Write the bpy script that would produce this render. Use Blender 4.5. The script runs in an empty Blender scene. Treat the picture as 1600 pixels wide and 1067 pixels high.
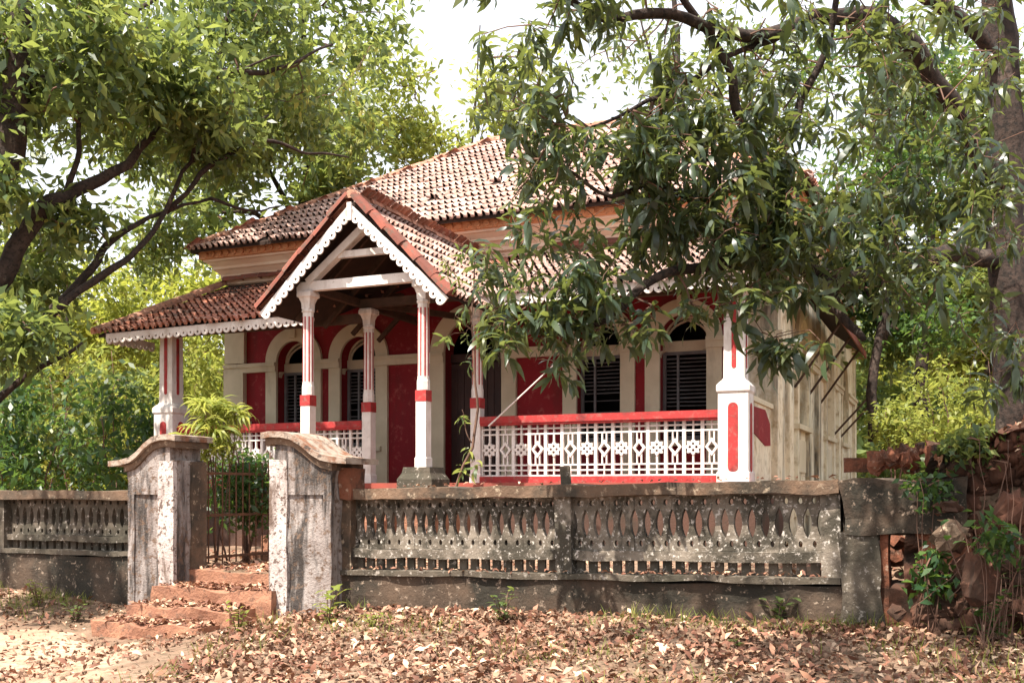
import bpy, math, random
import numpy as np
from mathutils import Vector, Matrix, noise
from mathutils.geometry import tessellate_polygon

random.seed(7); rng = np.random.default_rng(7)
R = math.radians
scn = bpy.context.scene
C = bpy.data.collections.new('place'); scn.collection.children.link(C)

# ------------------------------------------------------------------ camera, sky, sun
cam = bpy.data.cameras.new('camera'); camo = bpy.data.objects.new('camera', cam); C.objects.link(camo)
camo.location = (0, 0, 1.65); camo.rotation_euler = (R(90), 0, 0)
cam.sensor_width = 36; cam.lens = 36; cam.shift_y = 231.5/1600; cam.clip_end = 2000; cam.clip_start = .05
scn.camera = camo

SUN_EL = R(61); SUN_H = Vector((-.66, -.751))          # horizontal direction towards the sun
sund = Vector((SUN_H.x*math.cos(SUN_EL), SUN_H.y*math.cos(SUN_EL), math.sin(SUN_EL)))
w = bpy.data.worlds.new('World'); scn.world = w; w.use_nodes = True
nt = w.node_tree; bg = nt.nodes['Background']
sky = nt.nodes.new('ShaderNodeTexSky'); sky.sky_type = 'NISHITA'; sky.sun_disc = False
sky.sun_elevation = SUN_EL; sky.sun_rotation = math.atan2(sund.x, sund.y)
sky.air_density = 1.0; sky.dust_density = 6.0; sky.ozone_density = 1.0
hz = nt.nodes.new('ShaderNodeMix'); hz.data_type = 'RGBA'; hz.inputs[0].default_value = .55
nt.links.new(sky.outputs[0], hz.inputs[6]); hz.inputs[7].default_value = (12.5, 12.8, 13.2, 1)   # milky tropical haze
nt.links.new(hz.outputs[2], bg.inputs[0]); bg.inputs[1].default_value = .072
sl = bpy.data.lights.new('sun', 'SUN'); sl.energy = 5.0; sl.angle = R(.5); sl.color = (1, .93, .82)
so = bpy.data.objects.new('sun', sl); C.objects.link(so)
so.rotation_euler = sund.to_track_quat('Z', 'Y').to_euler()
scn.view_settings.view_transform = 'Standard'; scn.view_settings.look = 'None'
scn.view_settings.exposure = 1.35; scn.view_settings.gamma = 1; scn.view_settings.use_curve_mapping = False
scn.render.engine = 'CYCLES'
cy = scn.cycles; cy.use_denoising = True; cy.max_bounces = 7; cy.diffuse_bounces = 4; cy.transmission_bounces = 4
cy.transparent_max_bounces = 6; cy.caustics_reflective = False; cy.caustics_refractive = False

# ------------------------------------------------------------------ frames
TH = math.atan2(-.397, .918); CU, SU = math.cos(TH), math.sin(TH)
O = Vector((2.93, 13.4))
def W(u, v, z=0.): return Vector((O.x + CU*u - SU*v, O.y + SU*u + CU*v, z))
def UV(X, Y):
    dx, dy = X - O.x, Y - O.y
    return dx*CU + dy*SU, -dx*SU + dy*CU
def at(x, y, Y): return Vector(((x-800)/1600*Y, Y, 1.65 + (765-y)/1600*Y))

# ------------------------------------------------------------------ materials
def ramp(N, fac, stops, L):
    r = N.new('ShaderNodeValToRGB'); e = r.color_ramp.elements
    while len(e) < len(stops): e.new(.5)
    for k, (p, c) in enumerate(stops): e[k].position = p; e[k].color = (*c, 1)
    L.new(fac, r.inputs[0]); return r.outputs[0]
def mat(name, base, var=None, scale=3., rough=.8, bump=0., bscale=40., stain=None, sscale=1.5, sth=(.5, .62),
        stretch=(1, 1, 1), rand=0., spec=.3, trans=0., dirt=None, dscale=14., dth=(.55, .68)):
    m = bpy.data.materials.new(name); m.use_nodes = True
    N, L = m.node_tree.nodes, m.node_tree.links
    p = N['Principled BSDF']; p.inputs['Roughness'].default_value = rough
    p.inputs['Specular IOR Level'].default_value = spec
    geo = N.new('ShaderNodeNewGeometry')
    def nz(sc, st=(1, 1, 1), det=6, ro=.6):
        mp = N.new('ShaderNodeMapping'); mp.inputs['Scale'].default_value = st
        L.new(geo.outputs['Position'], mp.inputs[0])
        n = N.new('ShaderNodeTexNoise'); n.inputs['Scale'].default_value = sc; n.inputs['Detail'].default_value = det
        n.inputs['Roughness'].default_value = ro
        L.new(mp.outputs[0], n.inputs['Vector']); return n.outputs[0]
    def mix(a, b, f):
        x = N.new('ShaderNodeMix'); x.data_type = 'RGBA'
        for s, v in ((6, a), (7, b)):
            if isinstance(v, tuple): x.inputs[s].default_value = (*v, 1)
            else: L.new(v, x.inputs[s])
        if isinstance(f, float): x.inputs[0].default_value = f
        else: L.new(f, x.inputs[0])
        return x.outputs[2]
    def thr(f, lo, hi):
        r = N.new('ShaderNodeMapRange'); r.inputs[1].default_value = lo; r.inputs[2].default_value = hi
        L.new(f, r.inputs[0]); return r.outputs[0]
    col = mix(base, var or tuple(c*.75 for c in base), thr(nz(scale), .35, .65))
    if stain: col = mix(col, stain, thr(nz(sscale, stretch, 8, .65), *sth))
    if dirt: col = mix(col, dirt, thr(nz(dscale, (1, 1, 1), 5, .7), *dth))
    if rand:
        hs = N.new('ShaderNodeHueSaturation')
        mr = N.new('ShaderNodeMapRange'); L.new(geo.outputs['Random Per Island'], mr.inputs[0])
        mr.inputs[3].default_value = 1-rand; mr.inputs[4].default_value = 1+rand
        oi = N.new('ShaderNodeObjectInfo'); mo = N.new('ShaderNodeMapRange'); L.new(oi.outputs['Random'], mo.inputs[0])
        mo.inputs[3].default_value = 1-rand; mo.inputs[4].default_value = 1+rand
        mu = N.new('ShaderNodeMath'); mu.operation = 'MULTIPLY'; L.new(mr.outputs[0], mu.inputs[0]); L.new(mo.outputs[0], mu.inputs[1])
        L.new(mu.outputs[0], hs.inputs['Value']); L.new(col, hs.inputs['Color']); col = hs.outputs[0]
    L.new(col, p.inputs['Base Color'])
    if bump:
        b = N.new('ShaderNodeBump'); b.inputs['Strength'].default_value = bump; b.inputs['Distance'].default_value = .02
        L.new(nz(bscale, (1, 1, 1), 8, .65), b.inputs['Height']); L.new(b.outputs[0], p.inputs['Normal'])
    return m
def leafmat(name, stops, trans=.45, rough=.45, tcol=(.35, .5, .05), spec=.4, pvar=1.2):
    m = bpy.data.materials.new(name); m.use_nodes = True
    N, L = m.node_tree.nodes, m.node_tree.links
    p = N['Principled BSDF']; p.inputs['Roughness'].default_value = rough; p.inputs['Specular IOR Level'].default_value = spec
    geo = N.new('ShaderNodeNewGeometry')
    n = N.new('ShaderNodeTexNoise'); n.inputs['Scale'].default_value = pvar; n.inputs['Detail'].default_value = 2
    L.new(geo.outputs['Position'], n.inputs['Vector'])
    oi = N.new('ShaderNodeObjectInfo')
    a = N.new('ShaderNodeMath'); a.operation = 'ADD'; L.new(geo.outputs['Random Per Island'], a.inputs[0]); L.new(n.outputs[0], a.inputs[1])
    b = N.new('ShaderNodeMath'); b.operation = 'MULTIPLY_ADD'; L.new(a.outputs[0], b.inputs[0]); b.inputs[1].default_value = .62; b.inputs[2].default_value = -.1
    col = ramp(N, b.outputs[0], stops, L)
    L.new(col, p.inputs['Base Color'])
    t = N.new('ShaderNodeBsdfTranslucent')
    mx = N.new('ShaderNodeMix'); mx.data_type = 'RGBA'; mx.blend_type = 'MIX'; mx.inputs[0].default_value = .5
    L.new(col, mx.inputs[6]); mx.inputs[7].default_value = (*tcol, 1); L.new(mx.outputs[2], t.inputs[0])
    s = N.new('ShaderNodeMixShader'); s.inputs[0].default_value = trans
    L.new(p.outputs[0], s.inputs[1]); L.new(t.outputs[0], s.inputs[2])
    L.new(s.outputs[0], N['Material Output'].inputs[0]); return m

M = {}
M['red'] = mat('red_limewash', (.27, .016, .022), (.21, .014, .02), 1.2, .85, .15, 60, stain=(.12, .025, .022), sscale=2.2, sth=(.5, .72), stretch=(1, 1, .25), dirt=(.36, .09, .08), dscale=7, dth=(.56, .75))
M['redtrim'] = mat('red_trim_paint', (.4, .035, .035), (.3, .03, .028), 5, .75, .15, 60, dirt=(.26, .12, .1), dscale=14, dth=(.52, .72), stain=(.16, .03, .03), sscale=5, sth=(.56, .7))
M['white'] = mat('white_paint', (.76, .7, .66), (.64, .57, .53), 6, .8, .2, 60, stain=(.36, .28, .22), sscale=5, sth=(.54, .76), stretch=(1, 1, .25), dirt=(.34, .26, .2), dscale=26, dth=(.62, .74))
M['cream'] = mat('cream_limewash', (.66, .57, .42), (.56, .48, .34), 2.2, .85, .15, 50, stain=(.36, .3, .22), sscale=2.5, sth=(.58, .82), stretch=(1, 1, .35))
M['stained'] = mat('stained_plaster', (.8, .73, .57), (.72, .6, .43), 1.2, .9, .3, 40, stain=(.12, .1, .075), sscale=1.5, sth=(.5, .64), stretch=(1, 1, .2), dirt=(.38, .28, .16), dscale=4, dth=(.5, .7))
M['orange'] = mat('orange_stained_plaster', (.6, .3, .16), (.52, .22, .1), 5, .85, .3, 60, dirt=(.3, .13, .07), dscale=20, dth=(.5, .7))
M['cornice'] = mat('cornice_plaster', (.7, .58, .46), (.66, .46, .34), 1.6, .85, .15, 60, stain=(.4, .32, .25), sscale=3, sth=(.55, .8), stretch=(.5, .5, 3))
M['tile'] = mat('terracotta_tile', (.38, .15, .09), (.3, .11, .075), 2.0, .85, .35, 60, stain=(.13, .085, .065), sscale=1.6, sth=(.5, .7), rand=.28, dirt=(.42, .33, .27), dscale=16, dth=(.5, .72))
M['paletile'] = mat('weathered_pale_tile', (.37, .235, .195), (.28, .155, .12), 1.4, .85, .35, 60, stain=(.17, .1, .08), sscale=1.3, sth=(.5, .7), rand=.24, dirt=(.5, .4, .36), dscale=14, dth=(.48, .68))
M['darktile'] = mat('dark_ridge_tile', (.26, .075, .05), (.16, .06, .045), 3, .85, .4, 50, rand=.25, dirt=(.12, .08, .06), dscale=10, dth=(.5, .65))
M['paleridge'] = mat('pale_ridge_mortar', (.5, .27, .19), (.36, .16, .1), 5, .9, .4, 50, rand=.2, dirt=(.2, .12, .09), dscale=12, dth=(.5, .65))
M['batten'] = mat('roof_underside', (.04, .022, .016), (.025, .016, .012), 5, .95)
M['wood'] = mat('dark_timber', (.085, .045, .03), (.05, .03, .02), 8, .8, .2, 50)
M['shutter'] = mat('weathered_shutter_slats', (.2, .19, .19), (.13, .125, .13), 6, .75, .2, 60)
M['dark'] = mat('interior_shade', (.012, .01, .01), (.008, .007, .007), 5, 1)  # near-black colour stands in for the shade of unlit rooms
M['door'] = mat('brown_door', (.06, .028, .022), (.04, .02, .018), 5, .6, .2, 40)
M['floor'] = mat('red_oxide_floor', (.3, .07, .05), (.22, .06, .045), 3, .6)
M['mossy'] = mat('mossy_concrete', (.13, .105, .08), (.065, .052, .038), 2.2, .95, .6, 30, stain=(.055, .048, .035), sscale=1.9, sth=(.46, .58), dirt=(.34, .3, .26), dscale=19, dth=(.57, .66))
M['mossy2'] = mat('lichen_screen', (.24, .2, .16), (.11, .09, .068), 4, .95, .7, 40, stain=(.055, .047, .035), sscale=2.6, sth=(.44, .56), dirt=(.5, .45, .4), dscale=26, dth=(.56, .64))
M['plinth'] = mat('black_stained_plinth', (.1, .066, .045), (.052, .037, .027), 3, .95, .7, 30, stain=(.028, .024, .018), sscale=2, sth=(.44, .58), dirt=(.32, .24, .18), dscale=16, dth=(.58, .68))
M['pillar'] = mat('flaking_pillar_plaster', (.34, .3, .28), (.22, .18, .165), 4, .95, .9, 40, stain=(.05, .042, .038), sscale=5, sth=(.47, .58), stretch=(1, 1, .16), dirt=(.13, .085, .06), dscale=16, dth=(.52, .62))
M['pillarstrip'] = mat('pale_pillar_edge', (.55, .49, .46), (.38, .32, .3), 4, .95, .8, 40, dirt=(.12, .085, .07), dscale=20, dth=(.52, .6), stain=(.14, .1, .08), sscale=5, sth=(.52, .64), stretch=(1, 1, .2))
M['coping'] = mat('weathered_coping', (.16, .1, .065), (.09, .062, .043), 3, .95, .7, 30, stain=(.05, .04, .03), sscale=2.2, sth=(.48, .62), dirt=(.36, .28, .2), dscale=13, dth=(.58, .68))
M['base'] = mat('stained_red_base', (.1, .05, .036), (.07, .04, .03), 2, .95, .4, 30, stain=(.04, .035, .025), sscale=1.6, sth=(.5, .65))
M['laterite'] = mat('orange_laterite', (.25, .09, .05), (.16, .062, .035), 6, .95, 1., 25, stain=(.07, .04, .028), sscale=4, sth=(.47, .6), dirt=(.42, .3, .22), dscale=12, dth=(.6, .7), rand=.12)
M['capstone'] = mat('cap_mortar', (.36, .29, .24), (.22, .16, .12), 5, .95, .9, 30, stain=(.2, .085, .045), sscale=5, sth=(.5, .62), dirt=(.08, .06, .05), dscale=9, dth=(.55, .65))
M['step'] = mat('laterite_step', (.36, .18, .11), (.24, .11, .07), 5, .95, 1., 30, dirt=(.12, .075, .055), dscale=9, dth=(.52, .68))
M['earth'] = mat('red_earth', (.1, .04, .024), (.055, .03, .02), 2, 1, 1., 9, stain=(.03, .022, .016), sscale=1.4, sth=(.5, .65), dirt=(.25, .12, .08), dscale=9, dth=(.6, .72))
M['soil'] = mat('leafy_soil', (.2, .125, .085), (.13, .085, .055), 1.5, 1, .8, 18, stain=(.3, .2, .14), sscale=.9, sth=(.45, .65), dirt=(.09, .065, .04), dscale=12, dth=(.5, .65))
M['sand'] = mat('sandy_path', (.46, .33, .24), (.36, .21, .14), 1.1, 1, .9, 22, dirt=(.22, .13, .085), dscale=13, dth=(.5, .66), stain=(.3, .17, .11), sscale=.8, sth=(.5, .66))
M['farsoil'] = mat('woodland_floor', (.12, .11, .05), (.16, .1, .06), .5, 1, .6, 5)
M['iron'] = mat('rusty_iron', (.07, .035, .022), (.14, .06, .03), 20, .8, .3, 60)
M['bark'] = mat('bark', (.06, .04, .032), (.026, .018, .015), 5, .97, 1., 16, stretch=(1, 1, .3), stain=(.13, .1, .08), sscale=6, sth=(.58, .7), dirt=(.018, .014, .012), dscale=18, dth=(.5, .6))
M['paleb'] = mat('pale_bark', (.2, .15, .115), (.1, .075, .06), 4, .95, 1., 22, dirt=(.3, .26, .2), dscale=9, dth=(.56, .7))
M['twig'] = mat('twig', (.16, .085, .06), (.09, .055, .04), 6, .9)
M['mango'] = leafmat('mango_leaf', [(.0, (.012, .024, .017)), (.4, (.026, .047, .03)), (.65, (.046, .074, .038)), (.84, (.12, .14, .045)), (1, (.32, .28, .07))], .36, .36, (.42, .48, .09), .55)
M['leafmid'] = leafmat('mid_green_leaf', [(0, (.014, .03, .016)), (.35, (.04, .075, .034)), (.6, (.095, .14, .045)), (.82, (.26, .29, .07)), (1, (.52, .46, .12))], .42, .4, (.5, .58, .12), .4, .5)
M['leafdark'] = leafmat('dark_green_leaf', [(0, (.012, .034, .018)), (.5, (.03, .075, .03)), (.85, (.1, .17, .04)), (1, (.2, .24, .05))], .42, .38, (.25, .4, .05), .45, .6)
M['leaflime'] = leafmat('lime_leaf', [(0, (.07, .1, .025)), (.5, (.2, .24, .05)), (1, (.42, .4, .09))], .5, .45, (.58, .62, .12), .3, .5)
M['leafolive'] = leafmat('olive_leaf', [(0, (.06, .09, .02)), (.45, (.16, .2, .035)), (1, (.4, .36, .08))], .5, .5, (.6, .62, .09), .3, .5)
M['dry'] = leafmat('dry_leaf', [(0, (.045, .022, .016)), (.3, (.13, .055, .035)), (.52, (.28, .13, .085)), (.72, (.46, .28, .18)), (.88, (.66, .5, .36)), (1, (.82, .7, .55))], .08, .7, (.4, .2, .08), .25, 3)
M['drydark'] = leafmat('dark_dry_leaf', [(0, (.04, .022, .015)), (.5, (.12, .065, .042)), (.8, (.26, .16, .11)), (1, (.5, .38, .28))], .05, .8, (.3, .15, .06), .2, 3)
M['grass'] = leafmat('grass_blade', [(0, (.08, .11, .02)), (.6, (.17, .2, .04)), (1, (.33, .28, .1))], .35, .6, (.4, .5, .06), .2, 2)

# ------------------------------------------------------------------ builders
def link(o, parent=None):
    C.objects.link(o)
    if parent is not None: o.parent = parent
    return o
def tag(o, label=None, cat=None, group=None, kind=None):
    for k, v in (('label', label), ('category', cat), ('group', group), ('kind', kind)):
        if v: o[k] = v
    return o
def empty(name, loc=(0, 0, 0), rot=(0, 0, 0), label=None, cat=None, group=None, parent=None):
    o = bpy.data.objects.new(name, None); o.location = loc; o.rotation_euler = rot; o.empty_display_size = .2
    link(o, parent); return tag(o, label, cat, group)
class MB:
    def __init__(s): s.v = []; s.f = []
    def add(s, vs, fs):
        n = len(s.v); s.v += [tuple(p) for p in vs]; s.f += [tuple(i+n for i in f) for f in fs]; return s
    def box(s, a0, a1, b0, b1, c0, c1, tp=None):
        t = tp or 0
        vs = [(a0, b0, c0), (a1, b0, c0), (a1, b1, c0), (a0, b1, c0), (a0+t, b0+t, c1), (a1-t, b0+t, c1), (a1-t, b1-t, c1), (a0+t, b1-t, c1)]
        return s.add(vs, [(3, 2, 1, 0), (4, 5, 6, 7), (0, 1, 5, 4), (1, 2, 6, 5), (2, 3, 7, 6), (3, 0, 4, 7)])
    def beam(s, p, q, w, h, up=(0, 0, 1)):
        p, q = Vector(p), Vector(q); d = (q-p).normalized(); upv = Vector(up)
        sx = d.cross(upv)
        if sx.length < 1e-4: sx = d.cross(Vector((1, 0, 0)))
        sx.normalize(); uy = sx.cross(d).normalized(); vs = []
        for c in (p, q):
            for a, b in ((-1, -1), (1, -1), (1, 1), (-1, 1)): vs.append(c + sx*a*w/2 + uy*b*h/2)
        return s.add(vs, [(3, 2, 1, 0), (4, 5, 6, 7), (0, 1, 5, 4), (1, 2, 6, 5), (2, 3, 7, 6), (3, 0, 4, 7)])
    def tube(s, pts, rad, n=8, jit=0.):
        pts = [Vector(p) for p in pts]; vs = []; fs = []
        ref = Vector((.3, .8, .5)).normalized()
        for i, p in enumerate(pts):
            d = (pts[min(i+1, len(pts)-1)] - pts[max(i-1, 0)]).normalized()
            a = d.cross(ref)
            if a.length < .1: a = d.cross(Vector((1, 0, 0)))
            a.normalize(); b = d.cross(a)
            r = rad[i] if isinstance(rad, (list, tuple)) else rad
            for k in range(n):
                t = 2*math.pi*k/n; rr = r*(1+jit*noise.noise(p*1.7+Vector((math.cos(t), math.sin(t), k))*1.3))
                vs.append(p + a*math.cos(t)*rr + b*math.sin(t)*rr)
        for i in range(len(pts)-1):
            for k in range(n):
                k2 = (k+1) % n; fs.append((i*n+k, i*n+k2, (i+1)*n+k2, (i+1)*n+k))
        fs.append(tuple(range(n-1, -1, -1))); fs.append(tuple((len(pts)-1)*n+k for k in range(n)))
        return s.add(vs, fs)
    def prism(s, prof, n, c=(0, 0), ph=0., sq=1.):   # stacked n-gon rings, prof = [(r,z)]
        vs = []; fs = []
        for r, z in prof:
            for k in range(n):
                t = 2*math.pi*(k+.5)/n+ph; vs.append((c[0]+r*math.cos(t), c[1]+r*math.sin(t), z))
        for i in range(len(prof)-1):
            for k in range(n): k2 = (k+1) % n; fs.append((i*n+k, i*n+k2, (i+1)*n+k2, (i+1)*n+k))
        fs.append(tuple(range(n-1, -1, -1))); fs.append(tuple((len(prof)-1)*n+k for k in range(n)))
        return s.add(vs, fs)
    def poly(s, loops, org, A, B, th, skip=None):    # polygon with holes in plane (A,B) at org, extruded th along A x B
        org, A, B = Vector(org), Vector(A).normalized(), Vector(B).normalized(); Nn = A.cross(B).normalized()
        tris = tessellate_polygon([[Vector((p[0], p[1], 0)) for p in l] for l in loops])
        flat = [p for l in loops for p in l]; n = len(flat)
        vs = [org+A*p[0]+B*p[1]+Nn*th/2 for p in flat] + [org+A*p[0]+B*p[1]-Nn*th/2 for p in flat]
        fs = []
        for t in tris:
            a, b, c = [flat[i] for i in t]
            ccw = (b[0]-a[0])*(c[1]-a[1])-(b[1]-a[1])*(c[0]-a[0]) > 0
            t = t if ccw else t[::-1]
            fs.append(tuple(t)); fs.append(tuple(i+n for i in t[::-1]))
        k = 0
        for l in loops:
            m = len(l)
            for i in range(m):
                j = (i+1) % m
                if skip and skip(l[i], l[j]): continue
                fs.append((k+i, k+i+n, k+j+n, k+j))
            k += m
        return s.add(vs, fs)
    def mesh(s, name, m, smooth=False):
        me = bpy.data.meshes.new(name); me.from_pydata(s.v, [], s.f); me.update()
        if m: me.materials.append(M[m] if isinstance(m, str) else m)
        if smooth: me.polygons.foreach_set('use_smooth', [True]*len(me.polygons))
        return me
    def build(s, name, m, parent=None, smooth=False, kind=None):
        o = link(bpy.data.objects.new(name, s.mesh(name, m, smooth)), parent)
        if kind: o['kind'] = kind
        return o
def inst(name, me, parent, loc=(0, 0, 0), rot=(0, 0, 0), sc=None, mtx=None):
    o = link(bpy.data.objects.new(name, me), parent)
    if mtx is not None: o.matrix_local = mtx
    else:
        o.location = loc; o.rotation_euler = rot
        if sc: o.scale = sc if isinstance(sc, tuple) else (sc,)*3
    return o
def scatter(tv, tf, mats, locs, name, m, parent=None, kind='stuff'):
    """many copies of a small quad template as one mesh"""
    tv = np.asarray(tv, np.float32); tf = np.asarray(tf, np.int32); n = len(locs); k = len(tv)
    vs = np.einsum('nij,kj->nki', mats, tv) + locs[:, None, :]
    fs = (tf[None] + (np.arange(n)*k)[:, None, None]).reshape(-1, 4)
    me = bpy.data.meshes.new(name); me.vertices.add(n*k); me.vertices.foreach_set('co', vs.astype(np.float32).ravel())
    me.loops.add(fs.size); me.loops.foreach_set('vertex_index', fs.ravel().astype(np.int32))
    me.polygons.add(len(fs)); me.polygons.foreach_set('loop_start', np.arange(0, fs.size, 4, dtype=np.int32))
    me.update(calc_edges=True); me.materials.append(M[m])
    o = link(bpy.data.objects.new(name, me), parent)
    if kind: o['kind'] = kind
    return o
def rotmats(yaw, pitch, roll, sc):
    cy_, sy = np.cos(yaw), np.sin(yaw); cp, sp = np.cos(pitch), np.sin(pitch); cr, sr = np.cos(roll), np.sin(roll)
    z = np.zeros_like(yaw); o = np.ones_like(yaw)
    Rz = np.stack([cy_, -sy, z, sy, cy_, z, z, z, o], -1).reshape(-1, 3, 3)
    Ry = np.stack([cp, z, sp, z, o, z, -sp, z, cp], -1).reshape(-1, 3, 3)
    Rx = np.stack([o, z, z, z, cr, -sr, z, sr, cr], -1).reshape(-1, 3, 3)
    return (Rz @ Ry @ Rx) * np.asarray(sc)[:, None, None]

# ------------------------------------------------------------------ ground
def sstep(a, b, x):
    t = min(max((x-a)/(b-a), 0), 1); return t*t*(3-2*t)
def ground_h(u, v):
    out = .46 + .016*(u+3) - .22*math.exp(-((u+5)/1.3)**2)*sstep(-3.6, -5.6, v) - .05*max(0, -4.7-v)
    out += .1*sstep(-6.2, -8, u)*1.
    inn = .76 + .02*max(0, v+4)*0 + .95*sstep(.9, 2.2, u)*sstep(-4.2, -1.5, v) + .35*sstep(2.2, 6, u)
    inn += 1.0*sstep(2.45, 2.8, u)*sstep(-1.5, -4.2, v)
    inn += .25*sstep(10, 40, v) + 3.*sstep(14, 60, u)
    h = out if v < -4.5 else inn
    h += .035*noise.noise(Vector((u*.9, v*.9, 0))) + .015*noise.noise(Vector((u*4, v*4, 3)))
    d = math.hypot(u+5, v-3)
    if d > 40: h += (d-40)*.02*0
    return h
def grid_lines(a, b, fine, coarse):
    x = []; p = a
    while p < b:
        x.append(p); d = fine if abs(p) < 11 else min(coarse, fine + (abs(p)-11)*.12)
        p += d
    x.append(b); return x
us = grid_lines(-160, 160, .22, 12); vs_ = [p for p in grid_lines(-60, 260, .22, 12) if abs(p+4.5) > .12]
vs_ = sorted(vs_ + [-4.505, -4.495])
def sheet(name, us, vs, m, fn):
    b = MB()
    b.v = [tuple(W(u, v, fn(u, v))) for v in vs for u in us]; n = len(us)
    b.f = [(j*n+i, j*n+i+1, (j+1)*n+i+1, (j+1)*n+i) for j in range(len(vs)-1) for i in range(n-1)]
    return b.build(name, m, smooth=True, kind='structure')
g = sheet('ground', us, vs_, 'soil', ground_h)
pu = [-12+.2*i for i in range(47)]; pv = [-14+.2*i for i in range(43)]
def pathmask(u, v):   # sandy patch in front of the steps
    e = math.hypot((u+5.6)/2.9, (v+7.9)/2.3) + .25*noise.noise(Vector((u, v, 5)))
    return .02*sstep(1.05, .85, e) - .015
sheet('path', pu, pv, 'sand', lambda u, v: ground_h(u, v) + pathmask(u, v))

# ------------------------------------------------------------------ house
H = empty('house', W(0, 0, 0), (0, 0, TH), 'single-storey bungalow with red walls, white trim and hipped clay tile roof', 'house')
FL = 1.75
MB().box(-9.75, .3, -.3, 2.2, .3, FL-.08).build('plinth', 'base', H)
MB().box(-9.78, .33, -.33, 2.2, FL-.08, FL).build('veranda_floor', 'floor', H)
MB().box(-6.0, -3.6, -1.7, -.33, .3, FL-.12).build('porch_platform', 'step', H)
for k in range(5):
    MB().box(-5.6, -4.1, -1.7-.3*(k+1), -1.7-.3*k, .3, FL-.12-.19*(k+1)).build('entrance_step', 'step', H)

def arch_hole(c, hw, z0, zs, r, rect_top=None, n=20):
    pts = [(c-hw, z0), (c+hw, z0), (c+hw, zs)]
    pts += [(c+r*math.cos(t), zs+r*math.sin(t)) for t in [math.pi*i/n for i in range(1, n)]]
    pts += [(c-hw, zs)]; return pts
WINS = [-8.49, -7.11, -2.62, -1.24]; ZS = 4.0; DC = -4.85
HW = .39; SILL = 2.42
# front wall with real openings (u,z plane; normal is -v)
def wall_poly(b, loops, v, th): b.poly(loops, (0, v+th/2, 0), (1, 0, 0), (0, 0, 1), th)
holes = [arch_hole(c, HW, SILL, ZS, HW) for c in WINS]
out = [(-10, FL), (DC-.56, FL), (DC-.56, ZS)] + [(DC+.56*math.cos(t), ZS+.56*math.sin(t)) for t in [math.pi-math.pi*i/24 for i in range(1, 24)]] + [(DC+.56, ZS), (DC+.56, FL), (.19, FL), (.19, 5.35), (-10, 5.35)]
b = MB(); wall_poly(b, [out]+holes, 2.2, .35); fw = b.build('front_wall', 'red', H)
b = MB().box(-10, .19, 2.2, 2.55, 5.35, 6.1); b.build('upper_wall', 'cornice', H)
MB().box(-10, -9.7, 2.553, 14.9, .5, 5.35).build('side_wall', 'stained', H)
# right side wall with arched openings (v,z plane)
sw = [(2.553, .5), (14.9, .5), (14.9, 5.35), (2.553, 5.35)]
SN = [(4.75, .6), (8.9, .62), (12.0, .62)]
sh = [arch_hole(c, h, 2.75, 3.98, h) for c, h in SN]
b = MB(); b.poly([sw]+sh, (.19-.15, 0, 0), (0, 1, 0), (0, 0, 1), .3); b.build('side_wall', 'stained', H)
MB().box(-9.7, -.12, 14.6, 14.9, .5, 5.35).build('rear_wall', 'stained', H)
MB().box(-9.9, .05, 2.6, 9.8, 5.37, 6.08).build('upper_wall', 'cornice', H)
MB().box(-9.6, -.2, 3.4, 3.5, FL, 5.3).build('shade_backing', 'dark', H)  # backing behind the openings, painted black for indoor shade
MB().box(-9.6, -.2, 2.56, 3.4, FL-.1, FL).build('shade_backing_floor', 'dark', H)
MB().box(-.42, -.13, 2.6, 14.5, FL, 5.3).build('shade_backing', 'dark', H)

def ring(c, r0, r1, zs, v0, v1, n=24):
    pts = [(c+r1*math.cos(t), zs+r1*math.sin(t)) for t in [math.pi*i/n for i in range(n+1)]] + [(c+r0*math.cos(t), zs+r0*math.sin(t)) for t in [math.pi-math.pi*i/n for i in range(n+1)]]
    b = MB(); b.poly([pts], (0, (v0+v1)/2, 0), (1, 0, 0), (0, 0, 1), abs(v1-v0)); return b
def halfring_frame(c, r, zs, v):
    b = MB(); n = 16
    pts = [(c+r*math.cos(t), zs+r*math.sin(t)) for t in [math.pi*i/n for i in range(n+1)]] + [(c+(r-.035)*math.cos(t), zs+(r-.035)*math.sin(t)) for t in [math.pi-math.pi*i/n for i in range(n+1)]]
    b.poly([pts], (0, v, 0), (1, 0, 0), (0, 0, 1), .05)
    # gothic tracery: two interlaced curved muntins
    for s in (-1, 1):
        prev = None
        for i in range(9):
            t = i/8; x = c + s*(r-.03)*(1-t)*1.0 - s*(r*.45)*math.sin(t*math.pi/2)*.9 ; z = zs + (r-.02)*math.sin(t*math.pi/2)*.92
            x = c + s*((r-.03) - (r*1.35)*(1-math.cos(t*math.pi/2)))*.95
            if (x-c)**2+(z-zs)**2 > (r-.02)**2: break
            if prev: b.beam((prev[0], v, prev[1]), (x, v, z), .03, .022, (0, 1, 0))
            prev = (x, z)
    return b
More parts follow.
